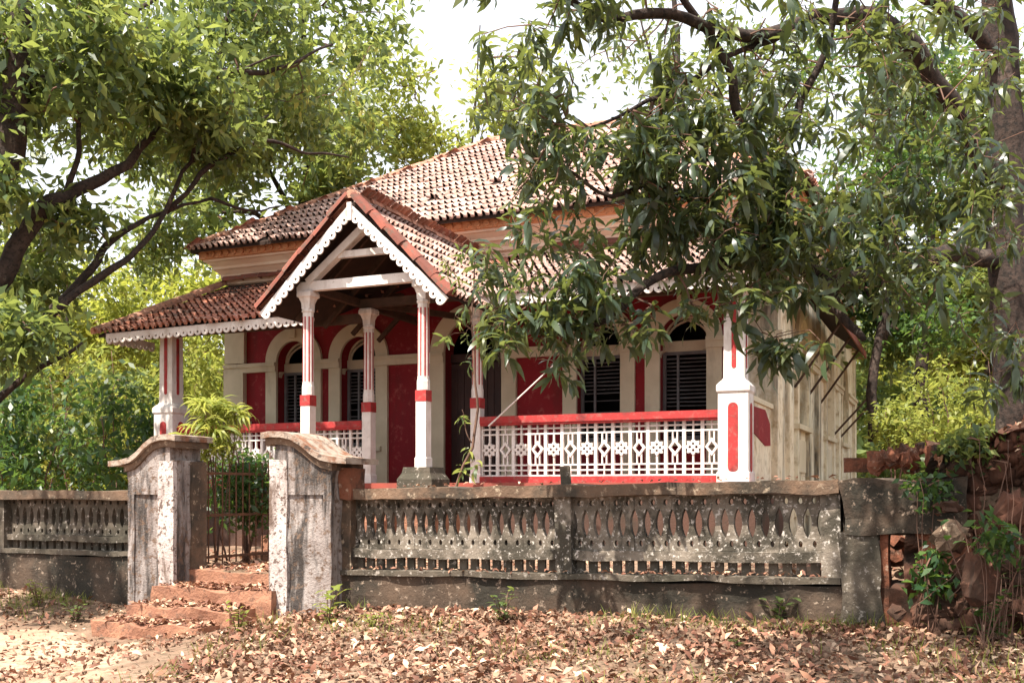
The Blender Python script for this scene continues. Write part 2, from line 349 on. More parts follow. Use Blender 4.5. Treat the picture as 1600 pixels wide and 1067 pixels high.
def shutter_window(c, v, zb, zt, parent):
    """louvred wooden shutters of one front window"""
    fr = MB(); hw = HW-.002
    fr.box(c-hw, c-hw+.05, v, v+.05, zb, zt); fr.box(c+hw-.05, c+hw, v, v+.05, zb, zt)
    fr.box(c-hw+.05, c+hw-.05, v+.002, v+.048, zb, zb+.06); fr.box(c-hw+.05, c+hw-.05, v+.002, v+.048, zt-.05, zt)
    o = fr.build('window', 'shutter', parent)
    MB().box(c-.16, c-.125, v-.01, v+.03, zb+.06, zt-.05).build('stile', 'shutter', o)
    z = zb+.1; k = 0
    sl_ = MB().box(-hw+.055, hw-.055, -.016, .016, -.005, .005).mesh('slat', 'shutter')
    while z < zt-.07:
        if random.random() > .07: inst('slat', sl_, o, (c, v+.02, z), (R(25+random.uniform(-16, 16)), random.uniform(-.012, .012), 0))
        z += .062
    return o
IMP0, IMP1 = 3.83, 3.995
for c in WINS:
    ring(c, HW-.02, .61, ZS, 2.14, 2.199).build('arch_surround', 'cream', H)
    for s in (-1, 1):
        x0, x1 = sorted((c+s*(HW-.02), c+s*.605))
        MB().box(x0, x1, 2.14, 2.199, FL, IMP0).build('pilaster', 'cream', H)
    # reveal lining
    MB().box(c-HW, c+HW, 2.42, 2.55, IMP0, IMP1).build('transom', 'cream', H)
    o = halfring_frame(c, HW-.005, ZS, 2.47).build('fanlight', 'cream', H)
    shutter_window(c, 2.42, SILL+.02, IMP0-.002, H)
    # quarter brackets rounding the top corners of the opening
    b = MB()
    for s in (-1, 1):
        x = c+s*(HW-.001); pts = [(x, IMP0)] + [(x-s*.09*(1-math.cos(t)), IMP0-.09*(1-math.sin(t))) for t in [math.pi/2*i/6 for i in range(7)]]
        pts = [(x, IMP0-.001), (x-s*.1, IMP0-.001)] + [(x-s*.1*(1-math.sin(t)), IMP0-.1*(1-math.cos(t))) for t in [math.pi/2*i/6 for i in range(1, 7)]]
        b = MB(); b.poly([pts], (0, 2.3, 0), (1, 0, 0), (0, 0, 1), .1); b.build('corner_bracket', 'cream', H)
    pass
    MB().box(c-.07, c+.07, 2.1, 2.139, ZS+.42, ZS+.66, -.012).build('keystone', 'cream', H)
    MB().box(c-HW-.1, c+HW+.1, 2.08, 2.2, SILL-.09, SILL-.003).build('sill', 'cream', H)
ring(DC, .54, .8, ZS, 2.13, 2.199).build('arch_surround', 'cream', H)
for s in (-1, 1):
    x0, x1 = sorted((DC+s*.54, DC+s*.8)); MB().box(x0, x1, 2.13, 2.199, FL, IMP0).build('pilaster', 'cream', H)
MB().box(DC-.56, DC+.56, 2.45, 2.53, IMP0+.02, IMP1).build('transom', 'door', H)
for s in (-1, 1):
    x0, x1 = sorted((DC+s*.01, DC+s*.555))
    d = MB().box(x0, x1, 2.46, 2.5, FL+.01, IMP0).build('door', 'door', H)
    for k in range(4): MB().box(x0+.06+k*.125, x0+.13+k*.125, 2.445, 2.46, FL+.15, IMP0-.1).build('plank', 'door', d)
# impost band between openings
edges = [-10.02] + sum([[c-.64, c+.64] for c in (-8.49, -7.11)], []) + [DC-.83, DC+.83] + sum([[c-.64, c+.64] for c in (-2.62, -1.24)], []) + [.21]
MB().box(-10.03, -7.72-.001, 2.11, 2.2, IMP0, IMP1) 
segs = [(-10.03, -8.49-HW+.02), (-8.49+HW-.02, -7.11-HW+.02), (-7.11+HW-.02, DC-.54), (DC+.54, -2.62-HW+.02), (-2.62+HW-.02, -1.24-HW+.02), (-1.24+HW-.02, -.26)]
for a, c_ in segs: MB().box(a, c_, 2.105, 2.2, IMP0, IMP0+.1).box(a-.0, c_, 2.08, 2.2, IMP0+.1, IMP1).build('impost_band', 'cream', H)
for (a, c_) in ((-10.02, -9.57), (-.254, .21)):
    MB().box(a, c_, 2.09, 2.198, FL, IMP0-.0).box(a, c_, 2.12, 2.198, IMP1+.02, 5.3).build('quoin', 'cream' if a < -5 else 'stained', H)
MB().box(-.3, .29, 2.02, 2.3, IMP0-.02, IMP1+.02).box(-.27, .26, 2.05, 2.3, IMP0-.1, IMP0-.02).build('impost_band', 'cream', H)
MB().box(.19, .205, 2.19, 2.556, .5, 5.36).build('wall_end', 'stained', H)
# side wall trim
for v0, v1 in ((2.3, 4.12), (5.38, 8.26), (9.54, 11.36), (12.64, 14.9)):
    MB().box(.19, .27, v0, v1, IMP0, IMP0+.1).box(.19, .3, v0, v1, IMP0+.1, IMP1).build('impost_band', 'cream', H)
for c, h in SN:
    n = 20
    pts = [(c+(h+.2)*math.cos(t), 3.98+(h+.2)*math.sin(t)) for t in [math.pi*i/n for i in range(n+1)]] + [(c+h*math.cos(t), 3.98+h*math.sin(t)) for t in [math.pi-math.pi*i/n for i in range(n+1)]]
    b = MB(); b.poly([pts], (.225, 0, 0), (0, 1, 0), (0, 0, 1), .06); b.build('arch_surround', 'cream', H)
    for s in (-1, 1):
        a0, a1 = sorted((c+s*h, c+s*(h+.2))); MB().box(.19, .25, a0, a1, 1.2, IMP0).build('pilaster', 'stained', H)
    o = MB().box(.02, .07, c-h+.004, c+h-.004, 2.755, 4.5).build('window', 'cream', H)
    MB().box(.07, .09, c-.02, c+.02, 2.76, 4.5).build('stile', 'shutter', o)
    MB().box(.19, .29, c-h-.25, c+h+.25, 2.66, 2.745).build('sill', 'cream', H)
    MB().box(.19, .215, c-h+.12, c+h-.12, 1.95, 2.5).build('apron_panel', 'cream', H)
for v in (3.2, 6.85, 10.6, 14.6):
    MB().box(.19, .26, v-.22, v+.22, .8, IMP0).box(.19, .25, v-.2, v+.2, IMP1+.01, 5.3).build('pilaster', 'stained', H)
# side awning on struts
AW = MB().add([(.3, 2.9, 4.92), (.3, 8.6, 4.92), (.95, 8.6, 4.42), (.95, 2.9, 4.42), (.3, 2.9, 4.88), (.3, 8.6, 4.88), (.95, 8.6, 4.38), (.95, 2.9, 4.38)],
              [(0, 3, 2, 1), (4, 5, 6, 7), (2, 3, 7, 6), (3, 0, 4, 7), (1, 2, 6, 5), (0, 1, 5, 4)]).build('awning', 'batten', H)
MB().box(.951, .975, 2.88, 8.62, 4.33, 4.45).build('fascia', 'darktile', AW)
for v, z0, z1 in ((3.92, 3.34, 4.36), (5.7, 3.36, 4.38), (7.5, 3.36, 4.38), (9.6, 2.8, 3.6), (10.9, 2.8, 3.6)):
    MB().tube([(.2, v, z0), (.9, v+.12, z1)], .022, 6).build('strut', 'wood', AW)

# cornice around the top of the walls
prof = [(0, 5.5), (.05, 5.52), (.05, 5.6), (.1, 5.63), (.1, 5.69), (.17, 5.76), (.21, 5.78), (.21, 5.83), (.3, 5.9), (.34, 5.91), (.34, 5.95)]
def cornice(prof, name, m):
    b = MB(); vs = []; fs = []
    for o, z in prof: vs += [(-10-o*.9, 2.2-o, z), (.19+o*.95, 2.2-o, z), (.19+o*.95, 9.8+o, z), (-10-o*.9, 9.8+o, z)]
    for i in range(len(prof)-1):
        for k in range(4): k2 = (k+1) % 4; fs.append((i*4+k, i*4+k2, (i+1)*4+k2, (i+1)*4+k))
    b.add(vs, fs); return b.build(name, m, H)
cornice(prof, 'cornice', 'cornice')
fb = cornice([(.34, 5.95), (.4, 5.952), (.4, 6.1), (.3, 6.11)], 'fretwork_band', 'orange')
b = MB()
for i in range(64):
    u = -10.2+i*.165
    b.poly([[(u+.055*math.cos(t), 6.02+.05*math.sin(t)) for t in [2*math.pi*k/10 for k in range(10)]]], (0, 1.79, 0), (1, 0, 0), (0, 0, 1), .03)
b.build('fret_motif', 'orange', fb)

# ---- tiles
def tile_mesh(m, w=.26, e=.28):
    xs = [0, .025, .05, .08, .13, .155, .18, .21, .26]; zs = [.008, .058, .07, .03, .008, .058, .07, .03, .008]
    b = MB(); L_ = e+.07; vs = []
    for x, z in zip(xs, zs): vs.append((x, 0, z+.036))
    for x, z in zip(xs, zs): vs.append((x, L_, z*.55))
    for x, z in zip(xs, zs): vs.append((x, .004, z*.35+.004))
    n = len(xs); fs = []
    for i in range(n-1):
        fs.append((i, i+1, n+i+1, n+i))
        if i in (0, 3, 4, 7): fs.append((2*n+i, 2*n+i+1, i+1, i))
    b.add(vs, fs); return b
TB = tile_mesh(None)
TILE = TB.mesh('tile', 'tile'); TILEP = TB.mesh('tile', 'paletile')
TV = np.array(TB.v); TF = np.array(TB.f)
def lay(org, A, up, rows, ext, ok=None):
    """tile frames: org at eave, A along the eave, up along the slope. ext(row)->(a0,a1)"""
    A, up = Vector(A).normalized(), Vector(up).normalized(); Nn = A.cross(up)
    out = []
    for r in range(rows):
        a0, a1 = ext(r); k = math.floor(a0/.26)+(r % 2)*.5
        while k*.26 < a1:
            a = k*.26
            if a >= a0-.14 and a+.26 <= a1+.16:
                p = Vector(org)+A*a+up*(r*.28-.05)
                if (ok is None or ok(p+A*.13+up*.14)) and random.random() > .006:
                    j = [random.gauss(0, 1) for _ in range(3)]
                    m = Matrix((A, up, Nn)).transposed() @ Matrix.Rotation(j[0]*.018, 3, 'Z') @ Matrix.Rotation(j[1]*.02, 3, 'X')
                    slip = up*(-random.uniform(.02, .07) if random.random() < .03 else 0)
                    out.append((p + Nn*(.005*j[2]) + up*random.gauss(0, .009) + slip, m))
            k += 1
    return out
def tiles_stuff(lst, parent, m):
    o = scatter(TV, TF, np.array([np.array(x[1]) for x in lst]), np.array([np.array(x[0]) for x in lst]), 'tile', m, parent); return o
def tiles_parts(lst, parent, me):
    for p, m in lst:
        mt = m.to_4x4(); mt.translation = p; inst('tile', me, parent, mtx=mt)
RC = MB(); n = 6
vs = []; 
for y in (0, .4):
    for i in range(n+1):
        t = math.pi*i/n; r = .115 if y == 0 else .09
        vs.append((r*math.cos(t), y, r*math.sin(t)*1.0-.02))
RC.add(vs, [(i+1, i, n+1+i, n+2+i) for i in range(n)] + [tuple(range(n+1))])
RIDGE = RC.mesh('ridge_tile', 'paleridge'); RIDGED = RC.mesh('ridge_tile', 'darktile')
def ridge(p, q, parent, me=None, step=.34, rise=.03):
    p, q = Vector(p), Vector(q); d = (q-p).normalized(); x = d.cross(Vector((0, 0, 1))).normalized(); z = x.cross(d)
    L_ = (q-p).length; k = int(L_/step)
    for i in range(k):
        m = (Matrix((x, d, z)).transposed() @ Matrix.Rotation(random.gauss(0, .03), 3, 'Z') @ Matrix.Rotation(.04+random.gauss(0, .02), 3, 'X')).to_4x4()
        m.translation = p+d*(i*L_/k)+z*(rise+random.gauss(0, .006)); inst('ridge_tile', me or RIDGE, parent, mtx=m)

# main hipped roof
EZ = 6.1; PZ = 8.84; EU0, EU1, EV0, EV1 = -10.4, .69, 1.62, 10.1; a = (EV1-EV0)/2
c4 = [(EU0, EV0, EZ), (EU1, EV0, EZ), (EU1, EV1, EZ), (EU0, EV1, EZ)]; rl, rr = (EU0+a, EV0+a, PZ), (EU1-a, EV0+a, PZ)
b = MB(); z_ = .06
V8 = c4+[rl, rr]+[(p[0], p[1], p[2]-z_) for p in c4]+[(p[0], p[1], p[2]-z_) for p in (rl, rr)]
b.add(V8, [(0, 1, 5, 4), (1, 2, 5), (2, 3, 4, 5), (3, 0, 4), (0, 6, 7, 1), (1, 7, 8, 2), (2, 8, 9, 3), (3, 9, 6, 0), (6, 10, 11, 7), (7, 11, 8), (8, 11, 10, 9), (9, 10, 6)])
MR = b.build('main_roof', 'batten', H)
up = Vector((0, a, PZ-EZ)); rows = int(up.length/.28)
cosp = a/up.length
L1 = lay((EU0, EV0, EZ), (1, 0, 0), up, rows+1, lambda r: (r*.28*cosp, (EU1-EU0)-r*.28*cosp))
tiles_stuff(L1, MR, 'paletile')
L2 = lay((EU1, EV0, EZ), (0, 1, 0), (-a, 0, PZ-EZ), rows+1, lambda r: (r*.28*cosp, (EV1-EV0)-r*.28*cosp))
L2 += lay((EU0, EV1, EZ), (0, -1, 0), (a, 0, PZ-EZ), rows+1, lambda r: (r*.28*cosp, (EV1-EV0)-r*.28*cosp))
tiles_stuff(L2, MR, 'tile')
ridge(c4[0], rl, MR); ridge(rl, rr, MR); ridge(c4[1], rr, MR); ridge(c4[3], rl, MR)
# rear wing roof
b = MB(); b.add([(-10.3, 9.9, 5.95), (.5, 9.9, 5.95), (.55, 15.2, 5.2), (-10.3, 15.2, 5.2), (-10.3, 9.9, 5.88), (.5, 9.9, 5.88), (.55, 15.2, 5.13), (-10.3, 15.2, 5.13)],
      [(0, 1, 2, 3), (7, 6, 5, 4), (1, 5, 6, 2), (2, 6, 7, 3), (3, 7, 4, 0), (0, 4, 5, 1)]); b.build('rear_roof', 'tile', H)

# veranda lean-to roof
def vz(u): return .014*(u)          # the old eave sags towards the left
VE, VT = 4.36, 5.5                 # eave and head height
def lean(u, v): return VE + vz(u)*max(0, 1-(v+.5)/2.7) + (VT-VE)*(v+.55)/2.75
PC = -4.84; PS = .937; PA = 5.55
def porch(u): return PA-PS*abs(u-PC)
b = MB(); grid = []
for (u0, u1) in ((-10.5, -6.18), (-3.5, .58)):
    v0s, v1s = (-.5, 2.2)
    pts = [(u0, v0s), (u1, v0s), (u1, v1s), (u0+(.45 if u0 < -9 else 0), v1s)]
    if u1 > 0: pts[2] = (u1-.3, v1s)
    vs = [(u, v, lean(u, v)) for u, v in pts] + [(u, v, lean(u, v)-.05) for u, v in pts]
    b.add(vs, [(0, 1, 2, 3), (7, 6, 5, 4), (0, 4, 5, 1), (1, 5, 6, 2), (2, 6, 7, 3), (3, 7, 4, 0)])
vs = [(u, v, lean(u, v)) for u, v in ((-6.18, -.5), (-4.84, 2.2), (-6.18, 2.2))] ; b.add(vs, [(0, 1, 2), (2, 1, 0)])
vs = [(u, v, lean(u, v)) for u, v in ((-3.5, -.5), (-3.5, 2.2), (-4.84, 2.2))] ; b.add(vs, [(0, 1, 2), (2, 1, 0)])
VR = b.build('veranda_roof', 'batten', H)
upv = Vector((0, 2.75, VT-VE)); rv = int(upv.length/.28)+1
okp = lambda p: porch(p.x) < lean(p.x, p.y)+.03
LL = lay((-10.5, -.55, VE-.11), (1, 0, .012), upv, rv, lambda r: (.045*r, 4.6+.2*r), okp)
LRt = lay((-3.9, -.55, VE-.02), (1, 0, .003), upv, rv, lambda r: (0, 4.5-.03*r), okp)
far_left = [t for t in LL]; tiles_parts(far_left[:190], VR, TILE)
if far_left[190:]: tiles_stuff(far_left[190:], VR, 'tile')
tiles_stuff(LRt, VR, 'paletile')
ridge((-10.52, -.55, VE-.12), (-10.08, 2.15, VT-.02), VR, RIDGE)
ridge((.58, -.5, VE+.02), (.3, 2.1, VT+.02), VR, RIDGED)
ridge((-10.0, 2.12, VT+.05), (-6.3, 2.12, VT+.08), VR, RIDGED, .4)
ridge((-3.4, 2.12, VT+.05), (.3, 2.12, VT+.05), VR, RIDGED, .4)
# rafters under the veranda
for u in [(-10.1+.62*i) for i in range(18)]:
    if not (-6.3 < u < -3.4): MB().beam((u, -.42, lean(u, -.42)-.1), (u, 2.15, lean(u, 2.15)-.1), .06, .08).build('rafter', 'wood', VR)
for v in (.0, 1.1):
    MB().box(-10.2, -5.6, v-.05, v+.05, lean(-8, v)-.3, lean(-8, v)-.16).box(-3.7, .3, v-.05, v+.05, lean(-2, v)-.3, lean(-2, v)-.16).build('purlin', 'wood', VR)

# scalloped fretwork boards
def valance(parent, p, q, down, h=.09, per=.14, rise=0):
    p, q, dn = Vector(p), Vector(q), Vector(down).normalized(); A = (q-p); L_ = A.length; n = round(L_/per); per = L_/n
    A.normalize(); b = MB(); r = per/2
    for i in range(n):
        x0 = i*per; x1 = x0+per; c = x0+r; rr = r*.93
        lp = [(x0, 0), (x0, -h)] + [(c-rr*math.cos(t), -h-.012-rr*math.sin(t)*.95) for t in [math.pi*k/10 for k in range(11)]] + [(x1, -h), (x1, 0)]
        hole = [(c+.02*math.cos(t), -h-.015+.02*math.sin(t)) for t in [2*math.pi*k/8 for k in range(8)]]
        b.poly([lp, hole], p, A, -dn, .022, skip=lambda s, t: abs(s[0]-t[0]) < 1e-6 and abs(s[1])+abs(t[1]) <= h+1e-5 and abs(s[0]-x0) < 1e-6 and i > 0 or (abs(s[0]-x1) < 1e-6 and abs(t[0]-x1) < 1e-6 and i < n-1))
    return b.build('scalloped_board', 'white', parent)
dz = (0, 0, -1)
valance(VR, (-10.3, -.53, lean(-10.3, -.5)-.0), (-6.2, -.53, lean(-6.2, -.5)-.0), dz)
valance(VR, (-3.45, -.53, lean(-3.45, -.5)-.0), (.56, -.53, lean(.56, -.5)-.0), dz)
valance(VR, (.57, -.5, lean(.56, -.5)), (.57, .35, lean(.56, -.5)+.0), dz)
valance(VR, (-10.32, -.5, lean(-10.3, -.5)), (-10.32, .6, lean(-10.3, -.5)), dz)

# porch gable roof
V0p, V1p = -1.62, 2.2; hwp = 1.46
b = MB()
for s in (-1, 1):
    top = [(PC, V0p, PA), (PC, V1p, PA), (PC+s*hwp, V1p, porch(PC+hwp)), (PC+s*hwp, V0p, porch(PC+hwp))]
    # stop the lower edge where the lean-to begins
    top[2] = (PC+s*hwp, -.45, porch(PC+hwp))
    vs = top+[(p[0], p[1], p[2]-.05) for p in top]
    fs = [(0, 1, 2, 3), (7, 6, 5, 4), (0, 4, 5, 1), (1, 5, 6, 2), (2, 6, 7, 3), (3, 7, 4, 0)]
    b.add(vs, fs if s < 0 else [f[::-1] for f in fs])
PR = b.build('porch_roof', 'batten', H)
upr = Vector((-1, 0, PS)); nrow = int(math.hypot(hwp, hwp*PS)/.28)+1
okr = lambda p: lean(p.x, p.y) < p.z+.05
RT = lay((PC+hwp, V0p-.02, porch(PC+hwp)), (0, 1, 0), upr, nrow, lambda r: (0, 3.85), okr)
LT_ = lay((PC-hwp, V1p, porch(PC+hwp)), (0, -1, 0), (1, 0, PS), nrow, lambda r: (0, 3.85), okr)
tiles_parts(RT[:108], PR, TILEP); 
if RT[108:]: tiles_stuff(RT[108:], PR, 'paletile')
tiles_stuff(LT_, PR, 'tile')
ridge((PC, V0p-.03, PA+.03), (PC, 2.15, PA+.03), PR, RIDGE, .36)
ridge((PC-hwp-.03, V0p-.02, porch(PC+hwp)-.01), (PC-.05, V0p-.02, PA+.0), PR, RIDGED, .33, .035)
ridge((PC+hwp+.02, V0p, porch(PC+hwp)-.01), (PC+.05, V0p, PA+.0), PR, RIDGED, .33, .01)
n_ = math.hypot(1, PS)
valance(PR, (PC-hwp-.02, V0p-.06, porch(PC+hwp)-.06), (PC-.01, V0p-.06, PA-.06), (PS, 0, -1), .085, .13)
valance(PR, (PC+.01, V0p-.06, PA-.06), (PC+hwp+.02, V0p-.06, porch(PC+hwp)-.06), (-PS, 0, -1), .085, .13)
MB().box(PC-.035, PC+.035, V0p-.09, V0p-.06, PA-.28, PA-.04).build('finial_block', 'white', PR)
# truss
tv = -1.35; TZ = 4.5
MB().box(-5.9, -3.8, tv-.05, tv+.05, TZ-.06, TZ+.07).build('tie_beam', 'white', PR)
ap = (PC+.03, tv, PA-.3)
MB().beam((-5.72, tv-.003, TZ+.06), ap, .1, .13, (0, 1, 0)).build('truss_rafter', 'white', PR)
MB().beam((-3.96, tv-.006, TZ+.06), ap, .1, .13, (0, 1, 0)).build('truss_rafter', 'white', PR)
MB().box(-5.22, -4.42, tv-.035, tv+.035, 4.86, 4.95).build('collar_beam', 'white', PR)
MB().box(ap[0]-.07, ap[0]+.07, tv-.06, tv+.06, ap[2]-.06, ap[2]+.1).build('apex_block', 'white', PR)
for u in (-5.75, -3.92):
    MB().box(u-.05, u+.05, tv+.05, 2.13, TZ-.05, TZ+.06).build('wall_plate', 'wood', PR)
for v in (-.9, -.2, .6, 1.4):
    for s in (-1, 1): MB().beam((PC+s*1.4, v, porch(PC+1.4)-.1), (PC, v, PA-.1), .05, .07).build('rafter', 'wood', PR)
MB().box(-5.7, -3.95, -.05, .05, 4.42, 4.55).build('cross_beam', 'wood', PR)
MB().beam((-5.7, 0, 4.5), (-4.4, 2.1, 4.45), .07, .09).build('cross_beam', 'wood', PR)

# ---- columns
def capsule(cx, cz, hw, hh, n=8):
    r = hw; t1 = [(cx+r*math.cos(math.pi*i/n), cz+hh-r+r*math.sin(math.pi*i/n)) for i in range(n+1)]
    t2 = [(cx+r*math.cos(math.pi+math.pi*i/n), cz-hh+r+r*math.sin(math.pi+math.pi*i/n)) for i in range(n+1)]
    return t1+t2
def porch_column(u, v, zb, ztop, ped=None):
    e = empty('porch_column', (u, v, 0), parent=H)
    s8 = math.cos(math.pi/4)
    def sq(b, prof, ch=0):
        b.prism([(h*.76/math.cos(math.pi/4), z) for h, z in prof], 4)
    b = MB(); sq(b, [(.115, zb), (.115, zb+.12), (.1, zb+.14), (.1, 2.83)]); b.build('shaft', 'white', e)
    b = MB(); sq(b, [(.108, 2.83), (.108, 2.98)]); b.build('band', 'redtrim', e)
    b = MB(); b.prism([(.088, 2.98), (.088, 3.1), (.08, 3.13), (.077, ztop-.3), (.09, ztop-.29), (.09, ztop-.26), (.08, ztop-.25)], 8); b.build('shaft', 'white', e)
    b = MB(); sq(b, [(.085, ztop-.25), (.09, ztop-.17), (.12, ztop-.1), (.15, ztop-.08), (.15, ztop-.03), (.13, ztop)]); b.build('capital', 'white', e)
    for k in range(8):
        t = k*math.pi/4; r = .0735; w2 = .01
        c, s = math.cos(t), math.sin(t)
        b = MB(); pts = [(-w2, 3.17), (w2, 3.17), (w2, ztop-.36), (-w2, ztop-.36)]
        b.poly([pts], (c*r, s*r, 0), (-s, c, 0), (0, 0, 1), .008); b.build('stripe', 'redtrim', e)
    if ped is not None:
        b = MB(); sq(b, [(.36, ped), (.34, zb-.16), (.28, zb-.08), (.26, zb)]); b.build('pedestal', 'mossy', e)
    return e
porch_column(-5.74, -1.35, 1.95, 4.44, 1.2); porch_column(-3.9, -1.35, 1.95, 4.44, 1.2)
porch_column(-5.57, 0, FL, 4.40); porch_column(-3.74, 0, FL, 4.40)
def corner_pier(u, v, side):
    e = empty('corner_pier', (u, v, 0), parent=H)
    def sqp(prof): 
        b = MB(); b.prism([(h*.78*math.sqrt(2), z) for h, z in prof], 4); return b
    sqp([(.27, FL), (.27, FL+.12), (.25, FL+.14), (.25, 2.9)]).build('pedestal', 'white', e)
    sqp([(.25, 2.9), (.275, 2.93), (.275, 3.0), (.24, 3.04), (.2, 3.07)]).build('moulding', 'white', e)
    sqp([(.2, 3.07), (.175, 3.1), (.165, 4.2)]).build('shaft', 'white', e)
    sqp([(.165, 4.2), (.19, 4.22), (.19, 4.27), (.17, 4.28), (.23, 4.38), (.23, 4.46)]).build('capital', 'white', e)
    for (A, N, d) in (((1, 0, 0), (0, -1, 0), 0), ((0, 1, 0), (side, 0, 0), 0), ((0, 1, 0), (-side, 0, 0), 0)):
        Nn = Vector(N)
        b = MB(); b.poly([capsule(0, 2.33, .065, .45)], Nn*.1965, A, (0, 0, 1), .012); b.build('inset_panel', 'redtrim', e)
        b = MB(); b.poly([capsule(0, 3.7, .03, .47)], Nn*.1345, A, (0, 0, 1), .014); b.build('inset_panel', 'redtrim', e)
corner_pier(0, 0, 1); corner_pier(-9.4, 0, -1)

# ---- veranda balustrade
LZ0, LZ1 = 1.84, 2.6; LH = LZ1-LZ0; PW = .2395
def lattice(kind):
    b = MB(); h = LH; w = PW; c = w/2
    def bar(x0, x1, z0, z1, th=.05): b.box(x0, x1, -th/2, th/2, z0, z1)
    bar(0, .022, 0, h, .052); bar(w-.022+.0005, w, 0, h, .052)
    for z in (0, .075, .15, h-.17, h-.095, h-.022): bar(.022, w-.022, z, z+.022, .046)
    bar(c-.009, c+.009, .022, .15, .042); bar(c-.009, c+.009, h-.148, h-.022, .042)
    m = h/2
    if kind == 'flower':
        bar(c-.011, c+.011, .172, m-.09, .04); bar(c-.011, c+.011, m+.09, h-.17, .04)
        pts = []
        for i in range(32):
            t = 2*math.pi*i/32; r = .094+.018*math.cos(8*t); pts.append((c+r*math.cos(t), m+r*math.sin(t)))
        hs = [[(c+.043*math.cos(a0)+.02*math.cos(t), m+.043*math.sin(a0)+.02*math.sin(t)) for t in [2*math.pi*k/6 for k in range(6)]] for a0 in (0, math.pi/2, math.pi, 3*math.pi/2)]
        b.poly([pts]+hs, (0, 0, 0), (1, 0, 0), (0, 0, 1), .056)
    else:
        o = [(c, m-.12), (c+.085, m), (c, m+.12), (c-.085, m)]; i_ = [(c, m-.07), (c+.05, m), (c, m+.07), (c-.05, m)]
        b.poly([o, i_], (0, 0, 0), (1, 0, 0), (0, 0, 1), .056)
        for s in (-1, 1):
            bar(c+s*.03-.009, c+s*.03+.009, .172, m-.075, .038); bar(c+s*.03-.009, c+s*.03+.009, m+.075, h-.17, .038)
    return b
LF = lattice('flower').mesh('lattice_panel', 'white'); LD = lattice('diamond').mesh('lattice_panel', 'white')
for u0, u1 in ((-3.66, -.19), (-9.2, -5.65)):
    B = empty('balustrade', (u0, 0, 0), parent=H)
    n = round((u1-u0)/PW); L_ = u1-u0
    for i in range(n): inst('lattice_panel', LF if i % 2 == 0 else LD, B, (i*L_/n, 0, LZ0), sc=(L_/n/PW, 1, 1))
    MB().box(0, L_, -.1, .1, LZ1, LZ1+.1).box(0, L_, -.085, .085, LZ1-.03, LZ1).build('handrail', 'redtrim', B)
    MB().box(0, L_, -.1, .1, FL, LZ0).build('base_rail', 'redtrim', B)
# low side walls of the veranda
for u in (.06, -9.46):
    MB().box(u-.06, u+.06, .26, 2.12, FL, 2.85).build('side_parapet', 'stained', H)
    MB().box(u-.09, u+.09, .25, 2.1, 2.85, 2.92).build('parapet_cap', 'cream', H)
    s = 1 if u > -5 else -1
    b = MB(); b.poly([[(.4, 2.45), (.4, 2.78), (1.5, 2.8), (1.9, 2.62), (1.95, 2.3), (1.5, 2.28), (1.0, 2.36)]], (u+s*.064, 0, 0), (0, 1, 0), (0, 0, 1), .012); b.build('inset_panel', 'red', H)
# leaning pole on the handrail
pl = MB().tube([W(-3.45, -.25, 2.55), W(-2.5, .0, 3.45)], [.012, .008], 6).build('pole', 'white')
tag(pl, 'thin pale stick leaning across the white veranda balustrade beside the door', 'stick')

# ------------------------------------------------------------------ boundary wall, gate, steps
ROT = (0, -.016, TH)
def wallthing(name, u, z, label, cat, v=-4.6, rot=ROT, group=None): return empty(name, W(u, v, z), rot, label, cat, group)
P_ = .1165
def baluster_mesh(H_=.49, z0=.11, z1=.375, a=.037):
    b = MB(); p2 = P_/2; n = 9
    def edge(t): return p2 - a*math.sin(math.pi*t)**.8
    r_ = [(edge(i/n), z0+(z1-z0)*i/n) for i in range(n+1)]
    lp = [(p2, 0)] + r_ + [(p2, H_)] + [(-p2, H_)] + [(-x, z) for x, z in reversed(r_)] + [(-p2, 0)]
    def hole(cz, rx, rz): return [(rx*math.cos(t), cz+rz*math.sin(t)) for t in [2*math.pi*k/8 for k in range(8)]]
    b.poly([lp, hole(z0-.045, .017, .03), hole(z1+.055, .02, .028)], (0, 0, 0), (1, 0, 0), (0, 0, 1), .07,
           skip=lambda s, t: abs(abs(s[0])-p2) < 1e-6 and abs(s[0]-t[0]) < 1e-6)
    return b
BAL = baluster_mesh().mesh('baluster', 'mossy2'); BALS = baluster_mesh(.42, .09, .33, .033).mesh('baluster', 'mossy')
def rough_box(b, x0, x1, y0, y1, z0, z1, amp=.012, st=.18, seed=0):
    """box with a gently uneven skin, so that old masonry edges are not ruler straight"""
    def lin(a, c, s): n = max(1, round((c-a)/s)); return [a+(c-a)*i/n for i in range(n+1)]
    X, Y, Z = lin(x0, x1, st), lin(y0, y1, st), lin(z0, z1, st); idx = {}
    def vid(p):
        k = tuple(round(c, 5) for c in p)
        if k not in idx:
            q = Vector(p)*3.1+Vector((seed, seed*.7, 1)); d = Vector((noise.noise(q), noise.noise(q+Vector((9, 1, 4))), noise.noise(q+Vector((3, 8, 2)))))*2*amp
            idx[k] = len(b.v); b.v.append(tuple(Vector(p)+d))
        return idx[k]
    def face(A, B, f, flip):
        for i in range(len(A)-1):
            for j in range(len(B)-1):
                q = [f(A[i], B[j]), f(A[i+1], B[j]), f(A[i+1], B[j+1]), f(A[i], B[j+1])]
                q = [vid(p) for p in q]; b.f.append(tuple(q[::-1] if flip else q))
    face(X, Y, lambda a, c: (a, c, z0), True); face(X, Y, lambda a, c: (a, c, z1), False)
    face(X, Z, lambda a, c: (a, y0, c), False); face(X, Z, lambda a, c: (a, y1, c), True)
    face(Y, Z, lambda a, c: (x0, a, c), True); face(Y, Z, lambda a, c: (x1, a, c), False)
    return b
